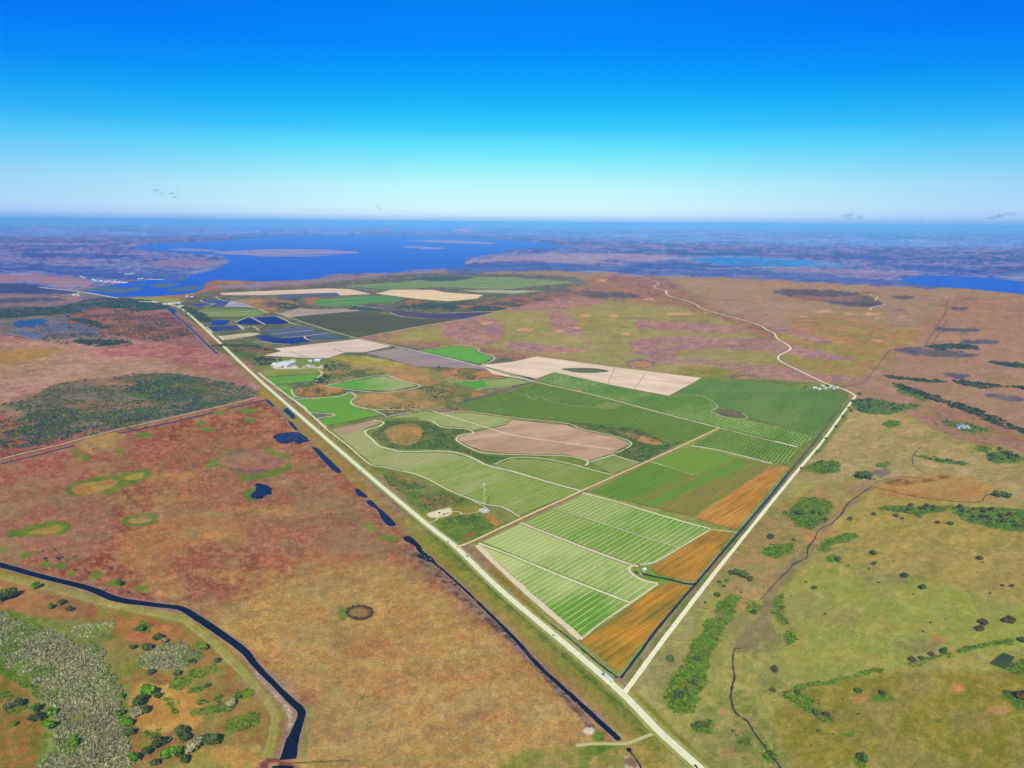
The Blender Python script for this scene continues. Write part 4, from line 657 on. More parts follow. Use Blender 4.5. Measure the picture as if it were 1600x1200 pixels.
OM = [fieldmat('orchard_floor', (108, 144, 56), (116, 142, 66), (900, 640), ang=52, streak=0.15), fieldmat('orchard_floor_b', (146, 178, 110), (104, 146, 62), (1100, 640), ang=56, streak=0.2), fieldmat('orchard_floor_c', (118, 152, 92), (98, 140, 80), (1200, 630), ang=56, streak=0.15), fieldmat('orchard_floor_d', (132, 160, 92), (112, 146, 72), (1150, 700), ang=56, streak=0.15)]
for p, l_, m in zip(OB, OL, OM): sheet('orchard_field', p, 0.55, m, label=l_)
sheet('grass_field', [(925, 636), (950, 628), (975, 634), (945, 641)], 0.7, plain('tan_grass', colat((150, 152, 92), 950, 634)), label='small tan patch in the orchard')
sheet('scrub_land', [(1120, 642), (1132, 640), (1145, 641), (1165, 650), (1160, 653), (1138, 651), (1125, 648)], 0.7, plain('grey_scrub', colat((110, 106, 82), 1140, 646), scale=0.1, var=0.5), 3)
# ------------------------------------------------------------------ vegetation
def inside(X, Y, poly):
    r = np.zeros(X.shape, bool); n = len(poly)
    for i in range(n):
        x1, y1 = poly[i]; x2, y2 = poly[(i + 1) % n]
        if y1 == y2: continue
        r ^= ((y1 > Y) != (y2 > Y)) & (X < (x2 - x1) * (Y - y1) / (y2 - y1) + x1)
    return r
def clump_templates(nt=8, q=11, seed=5, flat=0.75):
    rs = np.random.RandomState(seed); out = []
    for _ in range(nt):
        d = rs.normal(size=(q, 3)); d[:, 2] = np.abs(d[:, 2]) + 0.15; d /= np.linalg.norm(d, axis=1)[:, None]
        c = d * rs.uniform(0.45, 0.95, (q, 1)) * np.array([1, 1, flat])
        nrm = d + rs.normal(scale=0.45, size=(q, 3)); nrm[:, 2] = np.abs(nrm[:, 2]); nrm /= np.linalg.norm(nrm, axis=1)[:, None]
        t = np.cross(nrm, rs.normal(size=(q, 3))); t /= np.linalg.norm(t, axis=1)[:, None]; bb = np.cross(nrm, t)
        s = rs.uniform(0.28, 0.55, (q, 1))
        out.append(np.stack([c - t * s - bb * s * 0.8, c + t * s - bb * s, c + t * s * 0.8 + bb * s, c - t * s + bb * s * 0.9], 1))
    return np.array(out)                    # nt, q, 4, 3
TPL = clump_templates()
def clump_mesh(name, X, Y, S, cols, flat=1.0, zoff=0.0):
    N = len(X); ti = RS.randint(0, len(TPL), N); t = TPL[ti].copy()
    a = RS.uniform(0, 6.28, N); ca, sa = np.cos(a)[:, None, None], np.sin(a)[:, None, None]
    x = t[..., 0] * ca - t[..., 1] * sa; y = t[..., 0] * sa + t[..., 1] * ca
    s = S[:, None, None]
    v = np.stack([x * s + X[:, None, None], y * s + Y[:, None, None], np.maximum(t[..., 2], 0.02) * s * flat + zoff], -1).reshape(-1, 3)
    q = TPL.shape[1]; c = np.repeat(cols, q * 4, 0) * np.repeat(RS.uniform(0.85, 1.15, (N * q, 1)), 4, 0)
    return npmesh(name, v, np.arange(len(v)).reshape(-1, 4), c)
VEGM = attrmat('leaf_clumps', scales=((0.8, 0.25),))
def scatter(name, polys, spacing, size, pal, thr=0.0, nscale=0.03, flat=1.0, px=True, jit=4, bright=1.1, holes=(), **props):
    XX, YY, SS, CC = [], [], [], []
    for poly in polys:
        w = [tuple(G(*p)[:2]) for p in (catmull(poly, 3) if px else poly)]
        x0, x1 = min(p[0] for p in w), max(p[0] for p in w); y0, y1 = min(p[1] for p in w), max(p[1] for p in w)
        gx, gy = np.meshgrid(np.arange(x0 - jit, x1 + jit, spacing), np.arange(y0 - jit, y1 + jit, spacing)); gx = gx.ravel() + RS.uniform(-0.6, 0.6, gx.size) * spacing; gy = gy.ravel() + RS.uniform(-0.6, 0.6, gy.size) * spacing
        wx = (fbm(gx / 18, gy / 18, 3, 3) - 0.5) * jit * 3; wy = (fbm(gx / 18, gy / 18, 8, 3) - 0.5) * jit * 3
        m = inside(gx + wx, gy + wy, w)
        for h in holes: m &= ~inside(gx + wx * 2.5, gy + wy * 2.5, [tuple(G(*p)[:2]) for p in h])
        nz = fbm(gx * nscale, gy * nscale, 77, 3); m &= nz > thr - 0.15 * RS.rand(gx.size)
        gx, gy, nz = gx[m], gy[m], nz[m]
        if not len(gx): continue
        XX.append(gx); YY.append(gy); SS.append(RS.uniform(0.5, 1.0, len(gx)) ** 1.0 * RS.choice([0.9, 1.2, 1.7], len(gx)) * size)
        pi = (np.clip((fbm(gx / 40, gy / 40, 91, 3) - 0.5) * 2.4 + 0.5 + RS.uniform(-0.25, 0.25, len(gx)), 0, 0.999) * len(pal)).astype(int)
        CC.append(np.array([alb(c, 1200) for c in pal])[pi])
    X, Y, S, Cc = (np.concatenate(k) for k in (XX, YY, SS, CC))
    props.setdefault('kind', 'stuff')
    return link(name, clump_mesh(name, X, Y, S, Cc * bright * RS.uniform(0.75, 1.25, (len(X), 1)), flat), VEGM, **props)
T1 = [(-30, 950), (0, 958), (16, 961), (49, 977), (91, 996), (115, 1007), (148, 1016), (170, 1024), (165, 1046), (184, 1073), (195, 1098), (187, 1123), (198, 1145), (190, 1172), (187, 1215), (60, 1215), (70, 1190), (82, 1170), (91, 1131), (77, 1090), (44, 1062), (16, 1035), (-30, 1035)]
T2 = [(217, 1032), (234, 1016), (275, 1007), (302, 1013), (316, 1024), (291, 1043), (247, 1046), (220, 1043)]
T3 = [(107, 985), (126, 977), (176, 972), (179, 980), (154, 994), (121, 999)]
GREY = [(120, 146, 84), (150, 160, 124), (140, 150, 116), (162, 168, 138), (128, 136, 106), (156, 160, 132), (136, 142, 116)]
scatter('willow_shrubbery', [T1], 1.25, 1.2, GREY, thr=0.33, nscale=0.045, flat=1.7, jit=8, bright=1.05, label='large grey green willow thicket filling the corner')
scatter('willow_shrubbery', [T2], 1.25, 1.2, GREY, thr=0.33, flat=1.7, bright=1.05, label='small grey willow thicket among the oaks'); scatter('willow_shrubbery', [T3], 1.9, 1.4, GREY, thr=0.46, nscale=0.1, bright=1.2, label='sparse grey willow scrub near the levee')
GRN = [(92, 130, 30), (80, 116, 32), (106, 140, 40), (66, 98, 34), (98, 130, 36)]
SWG = [[(269, 1058), (297, 1060), (291, 1074), (269, 1075)], [(291, 1050), (318, 1042), (330, 1034), (342, 1032), (340, 1046), (325, 1056), (303, 1062)], ell(308, 1077, 18, 5, rot=-1.0), ell(344, 1090, 8, 7), ell(382, 1085, 15, 9), ell(319, 1095, 10, 5), [(300, 1115), (320, 1105), (345, 1098), (372, 1096), (368, 1108), (340, 1117), (305, 1121)],
       [(349, 1131), (368, 1120), (399, 1117), (404, 1132), (380, 1143), (352, 1141)], ell(260, 1092, 8, 4), ell(266, 1101, 7, 4), ell(278, 1095, 6, 3.5), ell(272, 1109, 7, 4), ell(236, 1147, 12, 6), ell(225, 975, 10, 6), ell(220, 984, 12, 6), [(0, 1035), (20, 1040), (44, 1066), (70, 1090), (60, 1090), (30, 1070), (0, 1055)], ell(247, 1137, 6, 3), ell(23, 1106, 18, 8), ell(8, 1085, 10, 8)]
scatter('palmetto_shrubbery', SWG, 1.7, 1.3, GRN, thr=0.3, nscale=0.06, flat=0.5, jit=4, label='bright green palmetto patches among the canal side oaks')
scatter('palmetto_shrubbery', [VEG[0]], 2.0, 1.5, GRN, thr=0.38, nscale=0.05, flat=0.5, jit=6, label='long bright green shrub strip beside the shell road ranch')
scatter('palmetto_shrubbery', VEG[1:12] + VEG[24:26] + VEG[30:], 2.0, 1.4, GRN, thr=0.38, nscale=0.04, flat=0.5, jit=6, label='green shrub patches dotted over the ranch pasture')
scatter('palmetto_shrubbery', VEG[12:24] + VEG[26:30], 3.2, 2.2, GRN, thr=0.42, flat=0.5, jit=9, label='green shrub patches on the farther ranch land')
WOODS = [(80, 104, 68), (70, 90, 86), (92, 102, 100), (66, 82, 90), (100, 106, 104), (82, 114, 62)]
W1 = [(-120, 700), (0, 668), (30, 655), (60, 642), (110, 640), (150, 646), (200, 640), (260, 631), (330, 626), (404, 614), (408, 617), (335, 635), (250, 653), (190, 669), (120, 687), (60, 697), (0, 704), (-120, 735)]
W2 = [(190, 613), (215, 598), (255, 585), (320, 591), (385, 604), (378, 610), (320, 602), (305, 610), (318, 622), (300, 628), (245, 624), (210, 620)]
scatter('mixed_woods', [W1, W2], 5.6, 3.4, WOODS, thr=0.46, nscale=0.014, flat=0.8, jit=8, bright=1.15, label='dark mixed woods behind the border canal')
scatter('scrub_shrubbery', [NW], 9.0, 3.8, [(84, 98, 62), (104, 108, 80), (76, 92, 70), (116, 112, 92)], thr=0.5, nscale=0.012, flat=0.6, jit=10, bright=1.1, label='thin grey scrub around the border canal woods')
scatter('scrub_shrubbery', [[(130, 492), (265, 488), (300, 520), (240, 533), (190, 526), (140, 512)], [(60, 528), (130, 520), (210, 535), (180, 542), (90, 538)]], 15, 5.0, [(84, 84, 84), (96, 90, 86), (74, 84, 76)], thr=0.5, nscale=0.008, flat=0.5, jit=12, bright=1.0, label='dark brush specks between the far canals')
S1 = [(585, 675), (582, 680), (594, 690), (612, 700), (640, 702), (700, 702), (735, 711), (770, 725), (798, 716), (770, 713), (752, 710), (732, 703), (714, 693), (708, 685), (715, 678), (733, 675), (724, 672), (692, 671), (672, 662), (655, 658), (604, 658), (600, 666)]
S2 = [(885, 662), (920, 663), (950, 667), (1000, 672), (1040, 690), (1060, 693), (1012, 717), (1000, 722), (959, 709), (990, 694), (960, 681), (908, 670)]
SCR = [(600, 742), (640, 752), (690, 770), (730, 783), (700, 790), (672, 800), (650, 790), (612, 760)]
CMP = [(690, 822), (700, 808), (740, 806), (762, 812), (770, 825), (745, 832), (725, 842), (712, 842)]
scatter('scrub_shrubbery', [S1, S2], 3.8, 2.6, [(74, 108, 52), (92, 116, 62), (64, 94, 52), (104, 118, 72)], thr=0.36, nscale=0.012, flat=0.6, jit=3, bright=1.15, holes=[[(598, 672), (625, 662), (655, 662), (662, 680), (655, 692), (622, 697), (606, 687)], [(952, 670), (1000, 680), (1034, 690), (1030, 695), (1015, 695), (985, 684)]], label='green scrub islands inside the farm fields')
scatter('scrub_shrubbery', [SCR, CMP], 3.6, 2.2, [(82, 120, 42), (100, 128, 50), (70, 102, 44), (112, 114, 78)], thr=0.47, nscale=0.02, flat=0.8, jit=3, label='scrub around the tower compound')
scatter('scrub_shrubbery', [[(515, 560), (560, 575), (600, 585), (510, 600)], [(690, 572), (740, 585), (800, 588), (740, 594), (680, 580)], [(655, 604), (700, 610), (715, 632), (640, 645), (600, 640), (670, 625)], [(465, 612), (500, 606), (545, 609), (530, 617), (490, 620)], [(700, 634), (735, 632), (712, 642), (690, 640)]], 7.0, 3.0, [(82, 104, 62), (96, 110, 70), (72, 94, 60)], thr=0.5, nscale=0.015, flat=0.6, jit=6, label='dark scrub strewn between the far fields')
FARS = [[(330, 540), (400, 540), (428, 555), (405, 565), (380, 562), (350, 552)], [(400, 565), (425, 561), (430, 566), (412, 572)], [(283, 478), (312, 488), (330, 500), (318, 504), (300, 492)], [(512, 562), (520, 565), (515, 585), (500, 600), (495, 596), (508, 580)], [(620, 480), (700, 474), (790, 482), (760, 486), (660, 484)], [(440, 474), (470, 478), (450, 484), (430, 482)],
        [(1450, 540), (1500, 538), (1528, 543), (1520, 549), (1470, 548)], [(0, 482), (90, 480), (150, 467), (220, 468), (266, 478), (240, 485), (170, 487), (90, 491), (0, 497)], [(1545, 565), (1600, 569), (1600, 575), (1560, 570)], [(560, 480), (545, 484), (600, 486)],
        [(1387, 587), (1430, 592), (1470, 595), (1468, 598), (1430, 596), (1388, 590)], [(1495, 594), (1560, 602), (1600, 606), (1600, 614), (1540, 608), (1498, 600)], [(1397, 600), (1425, 606), (1450, 616), (1500, 632), (1560, 655), (1610, 675), (1605, 680), (1550, 660), (1500, 640), (1445, 622), (1410, 610)], [(105, 494), (140, 500), (170, 512), (150, 512), (120, 503)], [(120, 531), (170, 532), (200, 535), (160, 541), (130, 538)], [(700, 440), (640, 436), (700, 432), (740, 434)]]
scatter('far_woods', FARS, 9.0, 6.5, [(60, 78, 58), (70, 86, 62), (80, 90, 72), (54, 72, 60)], thr=0.46, nscale=0.007, flat=0.7, jit=14, label='dark far tree belts and hammocks on the plains')
scatter('reed_vegetation', [[(430, 682), (445, 677), (467, 678), (480, 688), (470, 692), (446, 692)], [(396, 766), (412, 762), (422, 772), (400, 777)], [(644, 862), (676, 874), (668, 880), (655, 866)]], 3.0, 1.5, [(140, 104, 84), (120, 110, 76), (150, 120, 96)], thr=0.53, nscale=0.06, flat=0.4, jit=2, bright=1.2, label='brown reeds breaking the marsh ponds')
scatter('ditch_bank_vegetation', [[(655, 868), (700, 906), (790, 992), (850, 1056), (900, 1112), (930, 1150), (936, 1146), (905, 1104), (855, 1050), (795, 988), (705, 902), (660, 866)]], 2.4, 1.2, [(70, 58, 50), (96, 84, 72), (120, 108, 96)], thr=0.5, nscale=0.08, flat=0.6, jit=1, bright=1.1, label='dark brush dotted along the roadside ditch bank')
# orchard rows: real low hedges, one mass per block
def orchard(poly, ang, sp, w, h, pal, label, skip=0.08):
    wp = [tuple(G(*p)[:2]) for p in poly]; a = R(ang); ca, sa = math.cos(a), math.sin(a)
    rot = [(x * ca + y * sa, -x * sa + y * ca) for x, y in wp]
    s0, s1 = min(r[1] for r in rot), max(r[1] for r in rot); X, Y = [], []
    s = s0 + sp * 0.5
    while s < s1:
        xs = []
        for i in range(len(rot)):
            (xa, ya), (xb, yb) = rot[i], rot[(i + 1) % len(rot)]
            if (ya > s) != (yb > s): xs.append(xa + (s - ya) * (xb - xa) / (yb - ya))
        xs.sort()
        for i in range(0, len(xs) - 1, 2):
            t = np.arange(xs[i] + 3, xs[i + 1] - 3, w * 1.25)
            t = t[RS.rand(len(t)) > skip] + 0
            X.append(t * ca - (s + RS.uniform(-0.3, 0.3, len(t))) * sa); Y.append(t * sa + s * ca)
        s += sp
    X, Y = np.concatenate(X), np.concatenate(Y)
    cols = np.array([alb(c, 1500) for c in pal])[RS.randint(0, len(pal), len(X))] * RS.uniform(0.8, 1.2, (len(X), 1)) * (0.8 + 0.4 * fbm(X / 60, Y / 60, 5, 3))[:, None]
    link('orchard_foliage', clump_mesh('orchard_foliage', X, Y, np.full(len(X), w), cols, h / w, 0.6), VEGM, kind='stuff', label=label)
OP = [(94, 134, 32), (104, 140, 38), (84, 122, 30)]
orchard(OB[0], 52, 6.6, 2.0, 2.3, OP, 'dense orchard rows nearest the pink soil', 0.03)
orchard(OB[1], 56, 8.0, 2.4, 2.4, OP, 'orchard rows between two farm tracks', 0.2)
orchard(OB[2], 56, 7.4, 1.9, 2.2, [(92, 128, 62), (98, 132, 70), (82, 118, 60)], 'orchard rows reaching the shell road bend', 0.05)
orchard(OB[3], 57, 7.6, 2.5, 2.4, OP, 'crisp orchard rows by the dirt road', 0.03)
# ---- individual trees
def crown_mesh(seed, lobes=6, q=300, squash=0.8):
    rs = np.random.RandomState(seed); L = rs.uniform(-0.5, 0.5, (lobes, 3)); L[:, 2] = rs.uniform(-0.1, 0.3, lobes); rad = rs.uniform(0.4, 0.62, lobes)
    li = rs.randint(0, lobes, q); d = rs.normal(size=(q, 3)); d[:, 2] = np.where(d[:, 2] < -0.4, -d[:, 2], d[:, 2]); d /= np.linalg.norm(d, axis=1)[:, None]
    c = L[li] + d * rad[li][:, None] * rs.uniform(0.8, 1.08, (q, 1)); c[:, 2] = (c[:, 2] + 0.75) * squash
    nrm = d + rs.normal(scale=0.5, size=(q, 3)); nrm /= np.linalg.norm(nrm, axis=1)[:, None]
    t = np.cross(nrm, rs.normal(size=(q, 3))); t /= np.linalg.norm(t, axis=1)[:, None]; bb = np.cross(nrm, t); s = rs.uniform(0.07, 0.17, (q, 1))
    v = np.stack([c - t * s - bb * s, c + t * s - bb * s, c + t * s + bb * s, c - t * s + bb * s], 1).reshape(-1, 3)
    col = np.repeat((rs.uniform(0.6, 1.35, (q, 1)) * (0.8 + 0.4 * rs.rand(lobes)[li])[:, None]) * np.ones((1, 3)), 4, 0)
    f = np.arange(len(v)).reshape(-1, 4)
    return npmesh('crown', v, f, col)
def trunk_mesh(seed):
    rs = random.Random(seed); bm = bmesh.new()
    def seg(a, b, ra, rb):
        d = (b - a); m = Matrix.Translation((a + b) / 2) @ d.to_track_quat('Z', 'Y').to_matrix().to_4x4()
        bmesh.ops.create_cone(bm, cap_ends=True, segments=6, radius1=ra, radius2=rb, depth=d.length, matrix=m)
    top = Vector((0.02, 0.01, 0.42)); seg(Vector((0, 0, -0.03)), top, 0.07, 0.045)
    for k in range(4):
        a = k * 1.57 + rs.random(); e = Vector((math.cos(a) * 0.4, math.sin(a) * 0.4, 0.7 + rs.random() * 0.15)); seg(top, e, 0.04, 0.015)
    me = bpy.data.meshes.new('trunk'); bm.to_mesh(me); bm.free(); return me
def crownmat(name, c):
    m, n, l, b = newmat(name); a = n.new('ShaderNodeAttribute'); a.attribute_name = 'Col'
    oi = n.new('ShaderNodeObjectInfo'); f = mapr(n, l, oi.outputs['Random'], 0, 1, 0.8, 1.2)
    l.new(mixc(n, l, 1.0, mixc(n, l, 1.0, a.outputs['Color'], tuple(alb(c, 900)), 'MULTIPLY'), f, 'MULTIPLY'), b.inputs['Base Color']); return m
KINDS = {'dark': ('oak_tree', crownmat('oak_crown', (84, 106, 66)), 'dark oak'), 'bright': ('bay_tree', crownmat('bay_crown', (96, 142, 42)), 'bright green tree'), 'grey': ('bare_tree', crownmat('grey_crown', (158, 160, 128)), 'grey twiggy tree'), 'brown': ('oak_tree', crownmat('brown_crown', (98, 86, 66)), 'brownish oak')}
BARK = plain('bark', (0.10, 0.08, 0.06), 0.9, scale=3.0)
CM = {}; TM = [trunk_mesh(k) for k in range(3)]
for t in TM: t.materials.append(BARK)
for kk, (nm, mt, _) in KINDS.items():
    CM[kk] = [crown_mesh(hash(kk) % 97 * 0 + 10 * (ord(kk[0])) + j, 5 + j % 3, 340, [0.8, 0.95, 0.7, 0.85][j]) for j in range(4)]
    for m in CM[kk]: m.materials.append(mt)
NT = [0]
def tree(x, y, rpx, kind, label, group=None):
    nm, _, _ = KINDS[kind]; e = bpy.data.objects.new(nm, None); COL.objects.link(e); e.empty_display_size = 1
    e.location = G(x, y); r = rpx * mpp(x, y); e.scale = (r, r, r * random.uniform(0.85, 1.15)); e.rotation_euler.z = random.uniform(0, 6.28)
    e['label'] = label; e['category'] = 'tree'
    if group: e['group'] = group
    c = bpy.data.objects.new('crown', CM[kind][NT[0] % 4]); t = bpy.data.objects.new('trunk', TM[NT[0] % 3]); NT[0] += 1
    for o in (c, t): o.parent = e; COL.objects.link(o)
for x, y, r, k, lab in [(15, 935, 11, 'dark', 'wide dark oak at the photo edge below the near canal'), (3, 940, 8, 'dark', 'half hidden dark oak touching the photo edge'), (95, 944, 7, 'dark', 'round dark oak, larger of a touching pair on red ground'), (79, 952, 6, 'bright', 'small green tree leaning on a dark oak, red ground'), (109, 955, 5.5, 'dark', 'small lone oak just past the touching pair'),
        (56, 919, 7, 'bright', 'single bright green bush tree just under the levee'), (231, 1014, 9, 'dark', 'round dark oak at the head of the small willow thicket'), (209, 1014, 6, 'dark', 'low dark oak west of the small willow thicket'), (247, 1000, 8, 'dark', 'oak nearest the levee above the small thicket'), (257, 1005, 6, 'grey', 'grey twiggy tree above the small willow thicket'),
        (238, 1053, 6.5, 'dark', 'lone dark oak below the small willow thicket'), (279, 1054, 7, 'dark', 'dark oak beside a bright palmetto patch'), (220, 986, 7, 'dark', 'dark oak over bright palmetto near the levee'), (316, 1016, 8, 'bright', 'bright green tree at the tip of the small thicket'), (300, 1036, 6, 'brown', 'brown tree under the tip of the small thicket'),
        (234, 1087, 13, 'bright', 'largest bright green tree beside the grey thicket'), (246, 1091, 6, 'dark', 'dark tree against the largest bright green tree'), (218, 1103, 12, 'dark', 'big dark tree under the largest bright one'), (214, 1117, 11, 'grey', 'grey tree at the grey thicket edge'), (226, 1112, 9, 'dark', 'dark tree facing the sandy clearing'), (198, 1134, 11, 'bright', 'bright tree on the thicket edge, lower clump'),
        (202, 1150, 8, 'dark', 'dark tree on the thicket edge, lowest of its clump'), (188, 1118, 7, 'bright', 'small bright tree half inside the thicket edge'), (190, 1092, 6, 'bright', 'bright bush tree on the thicket shoulder'), (58, 1126, 11, 'dark', 'broad dark tree west of the grey thicket'), (57, 1112, 8, 'bright', 'bright tree behind the broad dark western one'), (82, 1117, 9, 'bright', 'bright tree touching the thicket, western side'), (76, 1139, 10, 'bright', 'bright tree pair member lower on the western thicket side'), (22, 1134, 6, 'bright', 'small bright tree alone on tan ground'),
        (30, 1103, 9, 'dark', 'dark low tree in the western palmetto oval'), (14, 1108, 8, 'dark', 'second dark low tree in the western palmetto oval'), (280, 1148, 12, 'dark', 'broad dark oak topping the bottom grove'), (249, 1167, 11, 'dark', 'dark oak on the west wing of the bottom grove'), (330, 1164, 13, 'dark', 'largest dark oak on the east end of the bottom grove'), (311, 1158, 8, 'grey', 'grey tree between oaks of the bottom grove'),
        (303, 1172, 13, 'grey', 'greyish tree in the bottom grove middle'), (262, 1184, 12, 'bright', 'bright tree at the foot of the bottom grove'), (278, 1182, 10, 'bright', 'bright tree second along the foot of the bottom grove'), (291, 1158, 9, 'dark', 'dark tree in the heart of the bottom grove'), (209, 1189, 10, 'bright', 'bright tree at the photo foot beside the thicket'), (231, 1178, 8, 'dark', 'dark tree between thicket and bottom grove'), (288, 1192, 9, 'dark', 'dark tree at the very foot of the bottom grove'), (242, 1194, 8, 'dark', 'dark tree at the photo foot west of the grove'),
        (118, 1166, 8, 'bright', 'bright tree standing inside the grey thicket'), (115, 1156, 6, 'bright', 'smaller bright tree inside the grey thicket'), (372, 1092, 5, 'dark', 'small dark tree east among palmetto'), (362, 1102, 8, 'grey', 'grey tree over the long palmetto patch'), (338, 1036, 6, 'dark', 'dark tree near the levee among palmetto'), (325, 1073, 4, 'dark', 'tiny dark tree at the end of the oval palmetto'), (187, 915, 6, 'dark', 'dark tree on the far bank of the near canal'),
        (1046, 1033, 8, 'dark', 'lone round oak between shell road and green strip'), (1119, 931, 6, 'dark', 'round oak above the green shrub strip'), (1178, 959, 5, 'dark', 'oak by the fading creek'), (1094, 1138, 8, 'dark', 'oak below the green shrub strip'), (1103, 1137, 5, 'brown', 'small brown oak touching the oak below the strip'), (1145, 1143, 3.5, 'dark', 'tiny oak by the creek bend'), (1060, 1090, 9, 'dark', 'dark oak inside the lower green strip'), (1085, 1070, 6, 'dark', 'oak on the inner edge of the green strip'),
        (1162, 903, 9, 'dark', 'biggest oak of the roadside hammock'), (1152, 898, 7, 'dark', 'oak north of the hammock centre'), (1172, 908, 6, 'brown', 'brown oak at the hammock end'), (1142, 897, 5, 'dark', 'small oak west in the hammock'), (1125, 911, 4, 'dark', 'small oak trailing the hammock'), (1136, 910, 4, 'dark', 'small oak under the hammock'), (1131, 918, 3, 'dark', 'tiniest oak under the hammock'), (1102, 943, 2.5, 'dark', 'tiny bush between shell road and strip'),
        (1271, 920, 5, 'dark', 'lone oak below the creek on open pasture'), (1260, 911, 2.6, 'dark', 'tiny oak next to the creek oak'), (1413, 903, 6, 'dark', 'lone oak on open pasture at mid height'), (1441, 921, 6, 'dark', 'oak over a green smudge of pasture'), (1566, 916, 3, 'brown', 'tiny brown oak near the photo edge'), (1581, 918, 3.5, 'brown', 'small brown oak nearest the photo edge pair'), (1536, 976, 8, 'brown', 'larger brown oak of the close pair'), (1530, 986, 6, 'brown', 'smaller brown oak of the close pair'),
        (1578, 973, 8, 'brown', 'wide brown oak beyond the close pair'), (1569, 973, 5, 'brown', 'low brown oak joined to the wide one'), (1597, 1003, 6, 'dark', 'dark oak at the photo edge above the square pond'), (1475, 1021, 6, 'dark', 'dark oak on the fence line gap'), (1425, 1033, 6, 'brown', 'brown oak at the start of the second hedge'), (1440, 1030, 5, 'dark', 'dark oak second along the second hedge'), (1455, 1025, 5, 'brown', 'brown oak third along the second hedge'), (1210, 1050, 7, 'dark', 'oak at the creek side of the pasture'), (1207, 1081, 5, 'brown', 'brown oak at the hedge line start'), (1339, 1082, 6, 'dark', 'oak above a sandy patch'), (1379, 1086, 5, 'dark', 'oak growing from the green oval'), (1348, 1190, 9, 'dark', 'round dark oak at the photo foot'),
        (1275, 1115, 6, 'dark', 'dark oak between two green wedges'), (1290, 1120, 6, 'brown', 'brown oak in the lower green wedge'), (1246, 1085, 5, 'dark', 'dark oak on the upper green wedge'), (1596, 1092, 9, 'brown', 'brown oak at the photo edge by the red patch'), (1572, 1084, 6, 'dark', 'dark oak at the photo edge green patch'), (1310, 876, 5, 'dark', 'oak touching the small green oval'), (1364, 867, 5, 'dark', 'lone pasture oak south of the curved patch'), (1366, 883, 4, 'dark', 'small pasture oak below another lone one'), (1530, 874, 5, 'brown', 'brown oak out on empty tan pasture'),
        (1222, 951, 4, 'dark', 'small oak in the boot shaped green patch'), (1250, 805, 7, 'dark', 'biggest oak in the green patch by the creek'), (1270, 803, 4.5, 'dark', 'oak second in the green patch by the creek'), (1284, 804, 5, 'dark', 'oak third in the green patch by the creek'), (1291, 813, 4, 'dark', 'oak nearest the creek bank'), (1204, 842, 6, 'dark', 'oak by the green triangle near the road'), (1240, 845, 3, 'brown', 'small brown oak above the green triangle'), (1400, 808, 5, 'dark', 'oak under the long green bar'), (1410, 812, 3, 'dark', 'small oak under the long green bar'), (1365, 805, 4, 'dark', 'oak west of the long green bar'), (1328, 813, 4, 'brown', 'brown oak between creek and long green bar'),
        (1465, 818, 4, 'brown', 'brown oak in tan pasture, paired'), (1483, 820, 5, 'dark', 'dark oak in tan pasture, paired'), (1343, 747, 7, 'dark', 'oak end of the creek junction hammock'), (1354, 748, 8, 'dark', 'broad oak in the creek junction hammock'), (1362, 749, 6, 'grey', 'grey oak at the creek junction hammock'), (1565, 776, 7, 'dark', 'dark oak in the lone hammock by the photo edge'), (1575, 778, 6, 'dark', 'oak second in the lone edge hammock'), (1557, 776, 6, 'dark', 'oak first in the lone edge hammock'),
        (1046, 1007, 1, 'dark', 'pinhead bush by the shell road')][:-1]:
    tree(x, y, r, k, lab)
def grove(n, pts, r0_, r1_, kinds, label, group, pad=0.0):
    """n look-alike trees strewn inside a polygon or along a line"""
    xs = [p[0] for p in pts]; ys = [p[1] for p in pts]; k = 0; tries = 0
    while k < n and tries < 4000:
        tries += 1
        x, y = random.uniform(min(xs), max(xs)), random.uniform(min(ys), max(ys))
        if not inside(np.array([x]), np.array([y]), pts)[0]: continue
        tree(x, y, random.uniform(r0_, r1_), random.choice(kinds), label, group); k += 1
for x, y in [(1330, 627), (1322, 638), (1313, 652), (1302, 667), (1286, 686), (1272, 706), (1248, 733), (1338, 617)]: tree(x + 4.5, y + 0.5, 2.8, 'dark', 'dark roadside oak hugging the white shell road', 'oaks along the shell road')
grove(22, [(1333, 626), (1362, 623), (1372, 632), (1360, 645), (1330, 647)], 2.2, 4, ['dark'], 'dark oak in the hammock east of the road bend', 'oaks in the bend hammock')
grove(16, [(1372, 628), (1420, 630), (1445, 634), (1400, 640), (1375, 645)], 1.5, 3, ['dark', 'brown'], 'small oak trailing off the bend hammock', 'oaks trailing the bend hammock')
grove(20, [(1540, 708), (1560, 703), (1592, 712), (1585, 722), (1545, 720)], 2.5, 4, ['dark'], 'dark oak in the hammock near the photo edge', 'oaks of the edge hammock')
grove(20, [(1490, 794), (1530, 795), (1600, 800), (1600, 826), (1560, 824), (1500, 804)], 3, 5, ['dark', 'brown'], 'oak in the big green patch at the photo edge', 'oaks in the big green patch')
grove(9, [(1405, 790), (1470, 791), (1460, 800), (1420, 799)], 2.5, 4, ['dark', 'brown'], 'oak along the long green bar', 'oaks on the long green bar')
grove(10, [(1430, 711), (1460, 714), (1520, 722), (1500, 726), (1450, 719)], 1.6, 3, ['dark'], 'small oak in the slim green strip', 'oaks on the slim strip')
grove(8, [(1262, 727), (1285, 720), (1312, 726), (1300, 738), (1265, 735)], 2, 3, ['dark', 'bright'], 'small tree in the patch beside the shell road', 'trees in the roadside patch')
grove(9, [(1470, 658), (1520, 662), (1545, 673), (1510, 674)], 2, 3.2, ['dark'], 'oak behind the long livestock barn', 'oaks by the livestock barn')
